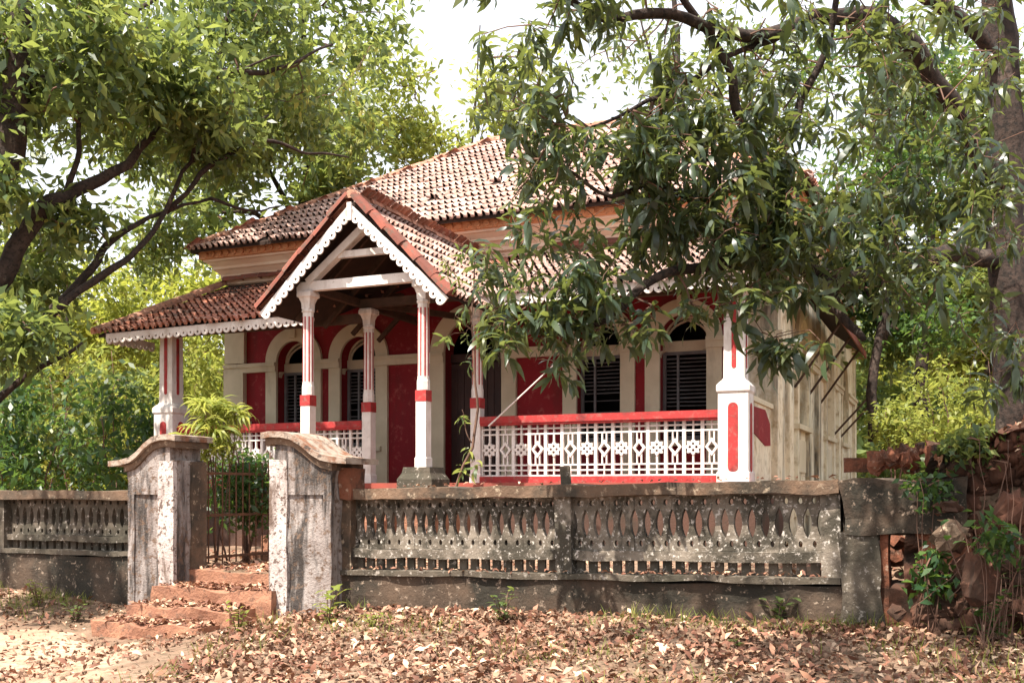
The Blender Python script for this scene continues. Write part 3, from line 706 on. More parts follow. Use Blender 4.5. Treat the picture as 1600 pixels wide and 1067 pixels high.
def bay(T, x0, x1, zc, zb, zs, zl, zlow, mesh, hb, name_low=True):
    """one bay of pierced wall in wall coordinates; returns nothing"""
    n = round((x1-x0)/P_); s = (x1-x0)/n/P_
    for i in range(n): inst('baluster', mesh, T, (x0+(i+.5)*(x1-x0)/n, .13+random.gauss(0, .003), zs), (0, 0, 0), (s, 1, (zc-zs)/hb))
    b = MB()
    for i in range(n+1):
        x = x0+i*(x1-x0)/n
        if i < n: b.box(x+.02, x+P_*s-.02, .11, .15, zl, zb)
    return b

# right-hand run: coordinates relative to u=-3, plinth foot z .3
T = wallthing('pierced_wall', -3.1, .0, 'long weathered wall of pierced openwork between the right gate pillar and the broken masonry', 'wall')
rough_box(MB(), 0, 4.88, .0, .3, .2, .79, .02, seed=1).build('plinth', 'plinth', T)
rough_box(MB(), 0, 4.88, -.04, .32, .79, .84, .01, seed=2).build('ledge', 'mossy', T)
rough_box(MB(), 0, 4.88, -.05, .31, 1.545, 1.655, .012, seed=3).build('coping', 'coping', T)
rough_box(MB(), .0, 4.88, .04, .24, .96, 1.05, .01, seed=4).build('mid_rail', 'mossy2', T)
for x0, x1 in ((.0, 2.34), (2.5, 4.72)):
    bay(T, x0, x1, 1.545, .96, 1.05, .84, 0, BAL, .49).build('pierced_band', 'mossy', T, kind='stuff')
for x0, x1 in ((2.34, 2.5), (4.72, 4.88)): MB().box(x0, x1, .02, .26, .84, 1.545).build('pier', 'mossy2', T)
# left-hand run
T = wallthing('pierced_wall', -9.6, .0, 'shaded low wall of pierced openwork left of the left gate pillar', 'wall', rot=(0, 0, TH))
rough_box(MB(), 0, 3.86, .0, .3, .2, .9, .02, seed=5).build('plinth', 'plinth', T)
rough_box(MB(), 0, 3.86, -.03, .32, .9, .95, .01, seed=6).build('ledge', 'mossy', T)
rough_box(MB(), 0, 3.86, -.05, .31, 1.54, 1.64, .012, seed=7).build('coping', 'coping', T)
rough_box(MB(), 0, 3.86, .04, .24, 1.05, 1.12, .01, seed=8).build('mid_rail', 'mossy', T)
for x0, x1 in ((.0, 1.5), (1.75, 3.86)):
    bay(T, x0, x1, 1.54, 1.05, 1.12, .95, 0, BALS, .42).build('pierced_band', 'mossy', T, kind='stuff')
MB().box(1.5, 1.75, .0, .28, .95, 1.54).build('pier', 'mossy', T)

# gate pillars with swept caps
def cap_prof(pts, th):
    return pts + [(x, z-th) for x, z in reversed(pts)]
def gate_pillar(u0, u1, gate, label):
    w_ = u1-u0; e = empty('gate_pillar', W((u0+u1)/2, -4.7, .3), (0, 0, TH), label, 'pillar', 'gate pillars')
    g_ = gate; h = w_/2; top = 1.66
    rough_box(MB(), -h, h, -.12, .32, -.1, top, .014, .14, seed=u0).build('shaft', 'pillar', e)
    rough_box(MB(), *sorted((g_*h+.012*g_, g_*(h-.2))), -.155, -.1, .02, top, .006, .14, seed=u0+2).build('edge_strip', 'pillarstrip', e)
    rough_box(MB(), *sorted((-g_*h-.02*g_, -g_*(h-.07))), -.14, -.1, .0, top-.1, .006, .14, seed=u0+3).build('edge_strip', 'pillar', e)
    if g_ > 0: rough_box(MB(), h-.01, h+.03, .12, .36, -.1, top, .006, .14, seed=u0+4).build('jamb', 'coping', e)
    else: rough_box(MB(), h-.02, h+.1, .1, .34, -.1, top+.02, .012, .14, seed=u0+5).build('return', 'coping', e)
    xs = [h+.08, h-.02, h*.55, h*.2, -h*.15, -h*.5, -h*.8, -h-.08, -h-.24]
    zs = [1.93, 1.945, 1.94, 1.915, 1.85, 1.76, 1.705, 1.675, 1.665]
    top_ = [(g_*x, z) for x, z in zip(xs, zs)]
    b = MB(); b.poly([cap_prof(top_, .06)], (0, .1, 0), (1, 0, 0), (0, 0, 1), .62); b.build('cap', 'capstone', e)
    mid = [(g_*(x*.93), z-.062) for x, z in zip(xs[:-1], zs[:-1])]
    b = MB(); b.poly([cap_prof(mid, .07)], (0, .1, 0), (1, 0, 0), (0, 0, 1), .54); b.build('cap_moulding', 'coping', e)
    lo = [(g_*(x*.9), z-.13) for x, z in zip(xs[1:-1], zs[1:-1])]
    b = MB(); b.poly([lo + [(g_*-h*.93, 1.3), (g_*h*.9, 1.3)]], (0, .1, 0), (1, 0, 0), (0, 0, 1), .48); b.build('neck', 'pillar', e)
    return e
gate_pillar(-5.66, -5.05, 1, 'left gate pillar of peeling stained plaster, its cap sweeping up towards the gate opening')
gp = gate_pillar(-3.78, -3.08, -1, 'right gate pillar of grey stained plaster with a pale edge strip and bare orange masonry behind')
rough_box(MB(), .37, .5, .0, .3, 1.28, 1.56, .03, .08, seed=33).build('exposed_core', 'laterite', gp)

# steps
S = empty('gate_steps', W(-4.6, -4.6, .2), (0, 0, TH), 'four worn orange laterite steps covered in pale dry leaves leading up through the gate', 'steps')
for (u0, u1, v0, v1, z) in ((-.56, .72, 0, .9, .57), (-.66, .9, -.36, .0, .41), (-.6, .7, -.76, -.36, .25), (-.74, .6, -1.08, -.76, .12)):
    rough_box(MB(), u0, u1, v0, v1, -.2, z, .026, .11, seed=z*10).build('step', 'step', S)

# iron gate leaf standing open against the left pillar
G = empty('iron_gate', W(-5.06, -4.3, .8), (0, 0, TH+R(80)), 'rusty iron gate leaf of thin upright bars standing open behind the left pillar', 'gate')
for z in (.08, .55, 1.02): MB().box(0, .95, -.012, .012, z, z+.03).build('rail', 'iron', G)
bm_ = MB().tube([(0, 0, .0), (0, 0, 1.15)], .009, 6).mesh('bar', 'iron')
for k in range(10): inst('bar', bm_, G, (.03+k*.1, 0, .02))

# broken masonry at the right end
T = wallthing('broken_masonry', 1.79, .0, 'thick ruined masonry stump with a square hole, between the pierced wall and the earth bank', 'wall')
rough_box(MB(), 0, .3, -.04, .42, .2, 1.3, .03, .12, seed=11).build('pier', 'mossy', T)
rough_box(MB(), .0, .95, -.06, .42, 1.3, 1.72, .035, .12, seed=12).build('lintel', 'plinth', T)
rough_box(MB(), .58, .98, -.02, .42, .2, 1.3, .04, .12, seed=13).build('pier', 'laterite', T)
rough_box(MB(), .3, .36, .0, .4, .5, 1.3, .01, .12, seed=14).build('jamb', 'laterite', T)
rough_box(MB(), .3, .58, -.0, .42, .2, .86, .03, .12, seed=15).build('sill', 'earth', T)

# stones, bricks and rubble
def stone_mesh(sd, sx=1, sy=.8, sz=.7, rough=.5):
    b = MB(); rings, seg = 6, 9; vs = []
    for i in range(rings+1):
        ph = math.pi*i/rings
        for k in range(seg):
            t = 2*math.pi*k/seg; d = Vector((math.sin(ph)*math.cos(t), math.sin(ph)*math.sin(t), math.cos(ph)))
            q = Vector([math.copysign(abs(c)**.7, c) for c in d]); r = .5*(1+rough*noise.noise(d*1.6+Vector((sd*3.3, sd, 0)))+.22*noise.noise(d*5+Vector((sd, 0, 3))))
            vs.append((q.x*r*sx, q.y*r*sy, q.z*r*sz))
    fs = [(i*seg+k, (i+1)*seg+k, (i+1)*seg+(k+1) % seg, i*seg+(k+1) % seg) for i in range(rings) for k in range(seg)]
    return b.add(vs, fs)
STN = [stone_mesh(k).mesh('stone', 'laterite') for k in range(5)]
RP = empty('rubble_pile', W(2.2, -3.3, 1.0), (0, 0, TH), 'heap of reddish laterite rubble seen through the hole in the ruined wall', 'rubble')
for k in range(46):
    a_, r_ = random.uniform(0, 6.28), random.uniform(0, 1)**.6; h_ = (1-r_)*.35
    inst('stone', random.choice(STN), RP, (r_*.75*math.cos(a_), r_*.8*math.sin(a_)-.1, h_+random.uniform(-.25, .05)), [random.uniform(0, 3) for _ in range(3)], random.uniform(.1, .24))
RP = empty('rubble_pile', at(1440, 712, 10.4), (0, 0, .2), 'heap of broken red laterite lumps on top of the ground behind the ruined wall', 'rubble')
for k in range(30):
    a_, r_ = random.uniform(0, 6.28), random.uniform(0, 1)**.6
    inst('stone', random.choice(STN), RP, (r_*.5*math.cos(a_), r_*.4*math.sin(a_), (1-r_)*.14-.05+random.uniform(-.06, .03)), [random.uniform(0, 3) for _ in range(3)], random.uniform(.1, .2))
def block(x, y, Y, sx, sy, sz, rz, label):
    b = rough_box(MB(), -sx/2, sx/2, -sy/2, sy/2, -sz, 0, .01, .1, seed=x*.1); o = b.build('laterite_block', 'laterite'); o.location = at(x, y, Y); o.rotation_euler = (0, 0, rz)
    tag(o, label, 'block', 'loose laterite blocks')
block(1383, 704, 11.2, .3, .25, .2, .1, 'squared orange laterite block standing above the ruined wall, taller of the two near the house')
block(1340, 716, 11.6, .28, .22, .16, -.3, 'low laterite block beside the corner of the house wall')
block(1493, 695, 10.2, .5, .3, .28, -.1, 'wide dark laterite block beside the heap of red lumps')
# posts on the wall
pb = rough_box(MB(), -.05, .05, -.05, .05, 0, .17, .008, .05, seed=2).build('stump', 'mossy'); pb.location = W(-.72, -4.45, 1.69)
tag(pb, 'small mossy concrete stump standing on the wall coping over the pier', 'stump')

# earth bank on the right
def bank_fn():
    b = MB(); nu, nv = 190, 120
    for j in range(nv+1):
        for i in range(nu+1):
            s, t = i/nu, j/nv
            u = 2.5+6.5*s
            topz = 2.0+.25*sstep(0, .25, s)+.5*s
            if t < .6:      # face
                k = t/.6; z = .15+(topz-.15)*k; v = -4.95-.9*s+.35*k+.25*math.sin(k*3)*.6
                n_1 = noise.noise(Vector((u*1.6, z*1.6, 0)))*.28+noise.noise(Vector((u*5, z*5, 4)))*.12+noise.fractal(Vector((u*6, z*6, 4)), .7, 2.1, 5)*.09
                v += n_1; u -= .25*sstep(.1, 0, s)*math.sin(k*3.1)
            else:
                k = (t-.6)/.4; v = -4.6-.9*s+2.2*k; z = topz-.12*k+.1*noise.noise(Vector((u*2, v*2, 0)))+.07*noise.fractal(Vector((u*7, v*7, 0)), .8, 2.1, 4)
            b.v.append(tuple(W(u, v, z)))
    n = nu+1
    b.f = [(j*n+i, j*n+i+1, (j+1)*n+i+1, (j+1)*n+i) for j in range(nv) for i in range(nu)]
    return b.build('earth_bank', 'earth', kind='structure')
bank_fn()
for k, (x, y, Y, s, lab) in enumerate([(1484, 792, 7.95, .17, 'small pinkish stone lodged in the earth bank above a rounder one'), (1483, 838, 7.8, .26, 'rounded sunlit pink laterite boulder sticking out of the earth bank'),
        (1530, 905, 7.4, .34, 'dark red boulder at the foot of the earth bank'), (1575, 800, 7.6, .3, 'brown boulder high in the earth bank at the right edge'), (1400, 955, 7.9, .14, 'fallen stone lying on the litter below the ruined masonry')]):
    o = stone_mesh(k+7, rough=.5).build('laterite_boulder', 'coping' if k == 1 else 'earth'); o.location = at(x, y, Y); o.scale = (s*1.1, s, s*.8); o.rotation_euler = (k, k*.7, k*2); tag(o, lab, 'stone', 'stones in the earth bank')
rt = MB()
for k in range(9):
    x, y = random.uniform(1475, 1600), random.uniform(760, 900); p = at(x, y, random.uniform(7.3, 7.7)); pts = [p]; d = Vector((random.uniform(-.6, .6), random.uniform(-.2, .1), -1))
    for _ in range(5): d += Vector((random.gauss(0, .35), random.gauss(0, .15), 0)); pts.append(pts[-1]+d.normalized()*.09)
    rt.tube(pts, .0025, 4)
tag(rt.build('hanging_roots', 'twig', kind='stuff'), 'thin roots hanging down the cut face of the earth bank', 'roots')

# ------------------------------------------------------------------ leaves and trees
def strip(L_, w, droop, nseg=3, up0=.15, fold=0.):
    """one leaf along +x, bending down; returns verts, quads"""
    vs = []; fs = []; p = np.array([0., 0., 0.]); ang = up0
    ws = [.12, .95, 1., .55, .04] if nseg == 4 else [.14, 1., .85, .05] if nseg == 3 else [.3, 1., .1]
    for i in range(nseg+1):
        h = w/2*ws[i]; dz_ = fold*h
        if fold: vs += [(p[0], -h, p[2]+dz_), (p[0], 0, p[2]), (p[0], h, p[2]+dz_)]
        else: vs += [(p[0], -h, p[2]), (p[0], h, p[2])]
        p = p + np.array([math.cos(ang), 0, math.sin(ang)])*L_/nseg; ang -= droop/nseg
    for i in range(nseg):
        if fold: a_ = i*3; fs += [(a_, a_+3, a_+4, a_+1), (a_+1, a_+4, a_+5, a_+2)]
        else: a_ = i*2; fs.append((a_, a_+2, a_+3, a_+1))
    return np.array(vs), np.array(fs)
def spray(n, L_, w, droop, spread, nseg=3, seed=0, stem=.1, down=.35):
    """a whorl of leaves: list of (3x3, offset) placements and the joined template"""
    r_ = np.random.default_rng(seed); pl = []
    for i in range(n):
        yaw = 2.4*i+r_.normal(0, .3); pit = down+r_.normal(0, spread); rol = r_.normal(0, .5); sc = r_.uniform(.7, 1.1)
        m = rotmats(np.array([yaw]), np.array([pit]), np.array([rol]), [sc])[0]
        off = np.array([r_.normal(0, .02), r_.normal(0, .02), -stem*r_.uniform(0, 1)]); pl.append((m, off))
    lv, lf = strip(L_, w, droop, nseg); V = []; F = []
    for k, (m, o) in enumerate(pl): V.append(lv @ m.T + o); F.append(lf+k*len(lv))
    return np.concatenate(V), np.concatenate(F), pl
def blob(n, rad, L_, w, seed=0, flat=1.):
    """loose ball of small two-facet leaves"""
    r_ = np.random.default_rng(seed); V = []; F = []
    lv = np.array([(0, 0, 0), (L_*.5, -w/2, .012), (L_, 0, -.01), (L_*.45, w/2, .012)]); lf = np.array([(0, 1, 2, 3)])
    for k in range(n):
        m = rotmats(np.array([r_.uniform(0, 6.28)]), np.array([r_.normal(.3, .6)]), np.array([r_.normal(0, .7)]), [r_.uniform(.7, 1.25)])[0]
        d = r_.normal(0, 1, 3); d = d/np.linalg.norm(d)*rad*r_.uniform(.1, 1)**.6; d[2] *= flat
        V.append(lv @ m.T + d); F.append(lf+k*4)
    return np.concatenate(V), np.concatenate(F)
def crown_points(ells, gap=-.05, gs=1.0, seed=0):
    r_ = random.Random(seed); P = []
    for (c, rad, n) in ells:
        c = Vector(c); k = 0; tries = 0
        while k < n and tries < n*12:
            tries += 1
            d = Vector((r_.gauss(0, 1), r_.gauss(0, 1), r_.gauss(0, 1))).normalized()*r_.random()**.42
            p = c+Vector((d.x*rad[0], d.y*rad[1], d.z*rad[2]))
            if noise.noise(p*gs+Vector((seed*7.1, 0, 0))) < gap: continue
            P.append(p); k += 1
    return P
def limb_path(pts, k=5, wob=.04):
    """smooth polyline through control points (Catmull-Rom) with slight knots"""
    pts = [Vector(p) for p in pts]; Q = [pts[0]*2-pts[1]]+pts+[pts[-1]*2-pts[-2]]; out = []
    for i in range(1, len(Q)-2):
        for j in range(k):
            t = j/k; a_, b_, c_, d_ = Q[i-1:i+3]
            p = .5*((2*b_)+(c_-a_)*t+(2*a_-5*b_+4*c_-d_)*t*t+(3*b_-a_-3*c_+d_)*t**3)
            out.append(p+Vector((noise.noise(p*2), noise.noise(p*2+Vector((5, 5, 5))), noise.noise(p*2+Vector((9, 2, 1)))))*wob*2)
    out.append(pts[-1]); return out
def branch_net(P, nodes, every=1, r0=.012, maxd=1.6, r_end=.004):
    """joins foliage points to the nearest limb or earlier point with thin bent twigs"""
    N_ = [np.array(n) for n in nodes]; arr = np.array(N_); b = MB()
    d = [float(np.min(np.sum((arr-np.array(p))**2, 1))) for p in P]
    order = sorted(range(len(P)), key=lambda i: d[i])[::every]
    cap = np.zeros((len(arr)+len(order), 3)); cap[:len(arr)] = arr; n = len(arr); depth = [0]*n
    for i in order:
        p = np.array(P[i]); q = cap[:n]; dd = np.sum((q-p)**2, 1)+np.array(depth)*.006; j = int(np.argmin(dd)); a_ = Vector(q[j]); L_ = (Vector(P[i])-a_).length
        cap[n] = p; depth.append(depth[j]+1); n += 1
        if L_ > maxd or L_ < .03: continue
        mid = (a_+Vector(P[i]))/2 + Vector((random.gauss(0, .07), random.gauss(0, .07), random.uniform(-.03, .12)))*L_
        rr = max(r_end, r0/(1+depth[-1]*.35)); b.tube([a_, mid, Vector(P[i])], [rr, rr*.8, rr*.55], 4)
    return b
def tree(name, label, cat, base, trunks, P, temps, leafm, scale=(.8, 1.25), twigs=1, group=None, bark='bark', hero=None, r0=.014, maxd=1.6, tilt=.35, down=False):
    e = empty(name, base, label=label, cat=cat, group=group); B = Vector(base); nodes = []
    for k, (pts, r_a, r_b) in enumerate(trunks):
        pth = limb_path([Vector(p)-B for p in pts]); n = len(pth)
        MB().tube(pth, [r_a+(r_b-r_a)*(i/(n-1)) for i in range(n)], 10 if r_a > .08 else 7, .25).build('trunk' if k == 0 else 'limb', bark, e, True); nodes += pth
    P = [p-B for p in P]
    if twigs: branch_net(P, nodes, twigs, r0, maxd).build('twigs', 'twig', e, kind='stuff')
    idx = list(range(len(P))); r_ = np.random.default_rng(len(P)); heroes = []
    if hero:
        def vis(p):
            q = p+B
            if q.y < 2: return 0
            x, y = 800+1600*q.x/q.y, 765-1600*(q.z-1.65)/q.y
            return 1/q.y if -20 < x < 1620 and 0 < y < 1067 else 0
        heroes = sorted(idx, key=lambda i: -vis(P[i]))[:hero[0]]; hs = set(heroes); idx = [i for i in idx if i not in hs]
    for t, (V, F, *pl) in enumerate(temps):
        sel = idx[t::len(temps)]
        if not sel: continue
        n = len(sel); yaw = r_.uniform(0, 6.28, n)
        mats = rotmats(yaw, r_.normal(0, tilt, n), r_.normal(0, tilt, n), r_.uniform(*scale, n))
        scatter(V, F, mats, np.array([P[i] for i in sel]), 'crown', leafm, e)
    if hero:
        me = hero[1]; cnt = 0
        for i in heroes:
            V, F, pl = temps[i % len(temps)]
            bm = rotmats(np.array([random.uniform(0, 6.28)]), np.array([random.gauss(0, tilt)]), np.array([random.gauss(0, tilt)]), [random.uniform(*scale)])[0]
            for m, off in pl:
                if cnt >= 300: break
                mm = bm @ m; mt = Matrix(mm.tolist()).to_4x4(); mt.translation = P[i]+Vector(bm @ off); inst('leaf', me, e, mtx=mt); cnt += 1
    return e
MT = [spray(n_l, L_l, .046*L_l/.2, d_l, .5, 3, k, .16, dn) for k, (n_l, L_l, d_l, dn) in enumerate(((11, .21, 1.1, .45), (8, .24, 1.4, .7), (13, .17, .9, .3), (6, .22, 1.6, .8), (9, .19, 1.2, .55), (10, .15, 1.0, .4)))]
lv, lf = strip(.215, .05, 1.1, 4, fold=.35)
hb_ = MB().add([tuple(p) for p in lv], [tuple(int(i) for i in f) for f in lf]); HERO = hb_.mesh('leaf', 'mango', True)

# mango tree on the right, its branches hanging in front of the house
mb = at(1588, 690, 12)
limbs = [([mb-Vector((0, 0, .6)), at(1585, 560, 12), at(1572, 400, 12), at(1572, 230, 12), at(1560, 60, 12), at(1545, -120, 12), at(1500, -420, 11.5)], .25, .14),
  ([at(1578, 400, 12), at(1480, 398, 11.6), at(1380, 425, 11), at(1290, 430, 10.3), at(1215, 385, 9.8), at(1130, 412, 9.4), at(1040, 425, 9.1), at(960, 495, 8.9), at(865, 512, 8.8)], .11, .02),
  ([at(1222, 385, 9.85), at(1205, 275, 9.8), at(1150, 170, 9.7), at(1140, 110, 9.6), at(1075, 10, 9.4), at(1010, -120, 9)], .06, .03),
  ([at(1203, 262, 9.8), at(1262, 150, 9.9), at(1290, 60, 9.8), at(1310, -40, 9.7)], .045, .03),
  ([at(1570, 300, 12), at(1462, 125, 11.4), at(1400, 55, 11), at(1330, 22, 10.5), at(1240, 35, 10), at(1150, 60, 9.6), at(1050, 18, 9.2), at(950, 25, 8.9), at(850, -30, 8.6)], .12, .025),
  ([at(1565, 130, 12), at(1530, 55, 11.8), at(1460, 5, 11.5), at(1380, -60, 10.5), at(1250, -200, 9)], .09, .05),
  ([at(1130, 412, 9.4), at(1080, 300, 9.2), at(960, 300, 8.8), at(860, 260, 8.6)], .035, .012),
  ([at(1250, 35, 10), at(1060, 130, 9.4), at(1000, 160, 9), at(920, 200, 8.8)], .03, .012),
  ([at(1545, -120, 12), Vector((4.6, 9, 7.6)), Vector((3.2, 6.5, 7.6)), Vector((1.2, 4.5, 7.4))], .12, .04),
  ([at(1280, 425, 10.3), at(1310, 480, 9.9), at(1350, 530, 9.6)], .07, .03)]
EL = [(at(1240, 520, 9.0), (.35, .2, .2), 9), (at(1240, 250, 9.4), (.5, .5, .45), 34), (at(1060, 190, 9.2), (.8, .6, .3), 34), (at(1200, 455, 9.2), (.4, .3, .2), 12), (at(870, 110, 8.8), (.8, .8, .75), 66), (at(950, 310, 8.9), (1.05, .9, .6), 105), (at(1020, 230, 9.0), (.9, .7, .4), 60), (at(1200, 290, 9.3), (.8, .7, .6), 85), (at(900, 220, 8.7), (.6, .6, .4), 30), (at(850, 430, 8.6), (.62, .4, .4), 46), (at(1105, 350, 9.3), (1.0, .8, .55), 100),
      (at(1090, 100, 9.5), (1.3, 1.1, .8), 90), (at(1290, 380, 9.8), (1.1, .9, .5), 90), (at(1330, 170, 10.2), (1.4, 1.2, 1.1), 90), (at(1520, 330, 9.6), (.9, .8, 1.1), 80),
      (at(1480, 70, 10), (1.3, 1.2, 1.0), 80), (at(1150, 470, 9.0), (.5, .35, .16), 12), (at(1230, 510, 9.4), (.35, .3, .25), 12), (at(930, 490, 8.8), (.7, .3, .2), 34), (at(800, 520, 8.7), (.3, .3, .3), 14), (at(1400, 360, 9.9), (1.0, .9, .7), 60),
      (at(1000, -120, 8.5), (1.6, 1.3, .6), 60), (at(880, 560, 8.8), (.18, .2, .25), 6), (at(1570, 520, 9.6), (.4, .6, .8), 22),
      (Vector((-.3, 5.2, 7.0)), (1.4, 1.5, .7), 100), (Vector((1.4, 4.8, 7.0)), (1.9, 1.6, .8), 170), (Vector((.2, 3.2, 7.0)), (1.8, 1.2, .7), 80), (Vector((3.2, 6.2, 7.2)), (1.9, 1.6, .8), 320), (Vector((1.9, 5.6, 6.3)), (.6, .5, .3), 50), (Vector((.2, 5.0, 6.2)), (.5, .5, .3), 40), (Vector((3.4, 6.2, 6.2)), (.7, .5, .3), 50)]
tree('mango_tree', 'large mango tree at the right, drooping branches hanging in front of the house', 'tree', mb, limbs, crown_points(EL, -.08, 1.4, 3), MT, 'mango', (.7, 1.3), 1, hero=(34, HERO), r0=.016)

BT = [blob(26, .42, .15, .065, k) for k in range(3)]
BL = [blob(20, .5, .2, .085, 10+k) for k in range(3)]
BT2 = [blob(20, .4, .2, .08, 20+k) for k in range(4)]
# great tree reaching in from the left
lb = Vector((-9.6, 14.5, .5))
limbs = [([lb, at(-190, 560, 14.5), at(-60, 400, 14.3), at(5, 270, 14.2), at(24, 150, 14.2), at(30, 50, 14.2), at(40, -120, 14.2), at(90, -400, 14.5)], .26, .12),
  ([at(-190, 560, 14.5), at(-60, 500, 14.5), at(0, 430, 14.5), at(60, 335, 14.6), at(110, 300, 14.8), at(190, 262, 15.2), at(240, 205, 15.8), at(330, 100, 16.5)], .19, .03),
  ([at(105, 302, 14.8), at(122, 240, 14.8), at(126, 180, 14.9), at(160, 80, 15)], .05, .02),
  ([at(-90, 640, 14.5), at(0, 560, 14.8), at(60, 500, 15), at(145, 424, 15.3), at(165, 383, 15.4), at(205, 356, 15.6), at(262, 333, 16), at(330, 310, 16.5)], .09, .02),
  ([at(-60, 600, 14.6), at(40, 520, 14.8), at(110, 470, 15), at(190, 410, 15.4), at(250, 350, 15.8), at(300, 250, 16.2), at(420, 180, 17)], .08, .02),
  ([at(-120, 720, 14.5), at(0, 615, 14.6), at(70, 570, 14.8), at(130, 535, 15)], .08, .02),
  ([at(20, 170, 14.2), at(70, 120, 14.4), at(150, 60, 14.8), at(260, -20, 15.5)], .06, .03),
  ([at(300, 250, 16.2), at(325, 180, 16.6), at(345, 90, 17), at(370, -40, 17)], .05, .03),
  ([at(262, 333, 16), at(330, 260, 16.2), at(410, 222, 16.6), at(480, 240, 17), at(545, 246, 17.4)], .045, .015),
  ([at(300, 250, 16.2), at(320, 132, 16), at(380, 105, 15.8), at(440, 88, 15.8)], .04, .012),
  ([at(330, 310, 16.5), at(395, 330, 17), at(440, 322, 17.5)], .03, .012),
  ([at(330, 110, 16.5), at(430, 110, 17), at(520, 70, 17.5)], .05, .02)]
EL = [(at(110, 90, 14), (1.5, 1.0, 1.0), 130), (at(250, 150, 15), (1.3, .9, .9), 110), (at(60, 330, 13.8), (.8, .7, .5), 40), (at(30, 520, 14), (.7, .6, .4), 40), (at(150, 330, 15), (.8, .6, .35), 30), (at(330, 230, 16), (.9, .8, .6), 60),
      (at(120, 100, 16.5), (2.2, 1.6, 1.6), 190), (at(330, 60, 18), (2.4, 1.8, 1.9), 230), (at(480, 100, 20), (1.5, 1.5, 1.9), 130), (at(230, 240, 20), (2.4, 1.4, 1.2), 150),
      (at(400, 190, 21), (1.8, 1.3, 1.0), 90), (at(60, 370, 17), (1.5, 1.2, .8), 60), (at(255, 385, 21.5), (.9, .8, .7), 40), (at(30, 470, 16.5), (1.0, 1.0, .5), 40),
      (at(-60, 150, 14.5), (1.2, 1.5, 2.2), 80), (at(540, 190, 22), (.8, .8, .7), 30), (Vector((-12.2, 9.5, 12.2)), (2.0, 2.2, 1.2), 60), (Vector((-13, 11.5, 9.5)), (2, 3, 2.5), 120), (Vector((-8.2, 8.9, 7.0)), (1.4, 1.1, .6), 70)]  # last three clumps are out of view, added to shade limbs and wall
tree('spreading_tree', 'broad dark limbed tree reaching in over the yard from the left edge', 'tree', lb, limbs, crown_points(EL, .06, .85, 5), BT2, 'leafmid', (.8, 1.25), 3, r0=.03, maxd=2.2)

def simple_tree(x, y0, Y, top, label, name, ells, lm, temps, tw=5, group='trees growing behind the house', r=.2, lean=0., gap=0., gs=.6, scale=(.8, 1.3), bark='bark', seed=1):
    base = at(x, y0, Y); t = at(x+lean, top, Y+.4); mid = (base*.5+t*.5)+Vector((.25, 0, 0))
    E = [(at(cx, cy_, cY), rad, n) for cx, cy_, cY, rad, n in ells]
    limbs = [([base, base*.75+t*.25, mid, t], r, r*.35)]
    for c, rad, n in E[:5]: limbs.append(([mid*.6+base*.4, (mid+c)/2+Vector((0, 0, -.3)), c+Vector((0, 0, rad[2]*.3))], r*.5, r*.12))
    return tree(name, label, 'tree', base, limbs, crown_points(E, gap, gs, seed), temps, lm, scale, tw, group, bark=bark, r0=.04, maxd=3)
simple_tree(470, 600, 25, 0, 'tall green tree rising behind the left end of the tiled roof', 'broadleaf_tree', [(470, 60, 25, (3.0, 2, 2.4), 130), (530, 210, 25, (1.8, 2, 1.2), 55), (380, 240, 24, (2.4, 1.6, 1.4), 90), (335, 350, 23, (1.2, 1.1, .8), 34), (450, 290, 24, (1.6, 1.3, .7), 60)], 'leafmid', BL, seed=11, scale=(1.1, 1.7))
simple_tree(690, 500, 29, 40, 'thin airy tree with sparse lime yellow leaves against the white sky above the roof', 'sparse_tree', [(650, 170, 28, (2.2, 1.5, 1.4), 62), (740, 200, 29, (2.0, 1.5, 1.1), 74), (610, 240, 28, (1.3, 1, 1.0), 44), (770, 110, 29, (1.7, 1, 1.2), 24), (590, 60, 28, (1.0, 1, 1.0), 10)], 'leaflime', BL, 2, r=.055, lean=60, seed=12, gap=.02, scale=(1.0, 1.5), bark='bark')
simple_tree(1050, 500, 30, -60, 'leafy tree seen in gaps above the roof ridge behind the mango branches', 'broadleaf_tree', [(1000, 60, 30, (3, 2, 2), 34), (1120, 150, 30, (3, 2, 1.8), 46), (1230, 60, 30, (2.6, 2, 2.4), 40)], 'leafmid', BL, r=.2, seed=13, scale=(1.1, 1.7))
simple_tree(1365, 690, 19, 200, 'slender trunked tree close to the rear corner of the side wall', 'broadleaf_tree', [(1380, 320, 19, (1.8, 1.6, 1.4), 150), (1330, 430, 19.5, (.8, .8, .9), 60), (1440, 440, 19, (1.1, 1.2, 1.1), 100), (1400, 110, 19, (1.8, 1.4, 1.1), 50)], 'leafdark', BT, r=.11, seed=14)
simple_tree(1440, 680, 22, 150, 'thick dark trunked tree standing behind the bright lime bush', 'broadleaf_tree', [(1500, 200, 22, (2.6, 2, 2.2), 240), (1480, 470, 22, (1.6, 1.2, 1.0), 110), (1580, 420, 21, (1.6, 1.4, 1.4), 130), (1400, 540, 23, (.9, .8, .8), 60)], 'leafmid', BL, r=.16, seed=15, scale=(.9, 1.4))
simple_tree(1540, 690, 26, 200, 'pale trunked tree farther back on the slope at the right', 'broadleaf_tree', [(1560, 330, 26, (2.8, 2, 2.6), 170), (1620, 560, 26, (2, 1.4, 1.4), 90), (1470, 560, 27, (1.6, 1.2, 1.0), 80)], 'leafolive', BL, r=.16, seed=16, scale=(1.1, 1.6), bark='bark')
simple_tree(95, 740, 24, 380, 'slim tree in the thicket behind the left run of the wall', 'broadleaf_tree', [(70, 480, 24, (2.2, 1.6, 1.4), 150), (180, 540, 25, (1.6, 1.4, 1.2), 110), (20, 600, 23, (1.4, 1.2, 1.2), 100)], 'leafolive', BL, r=.07, seed=17)
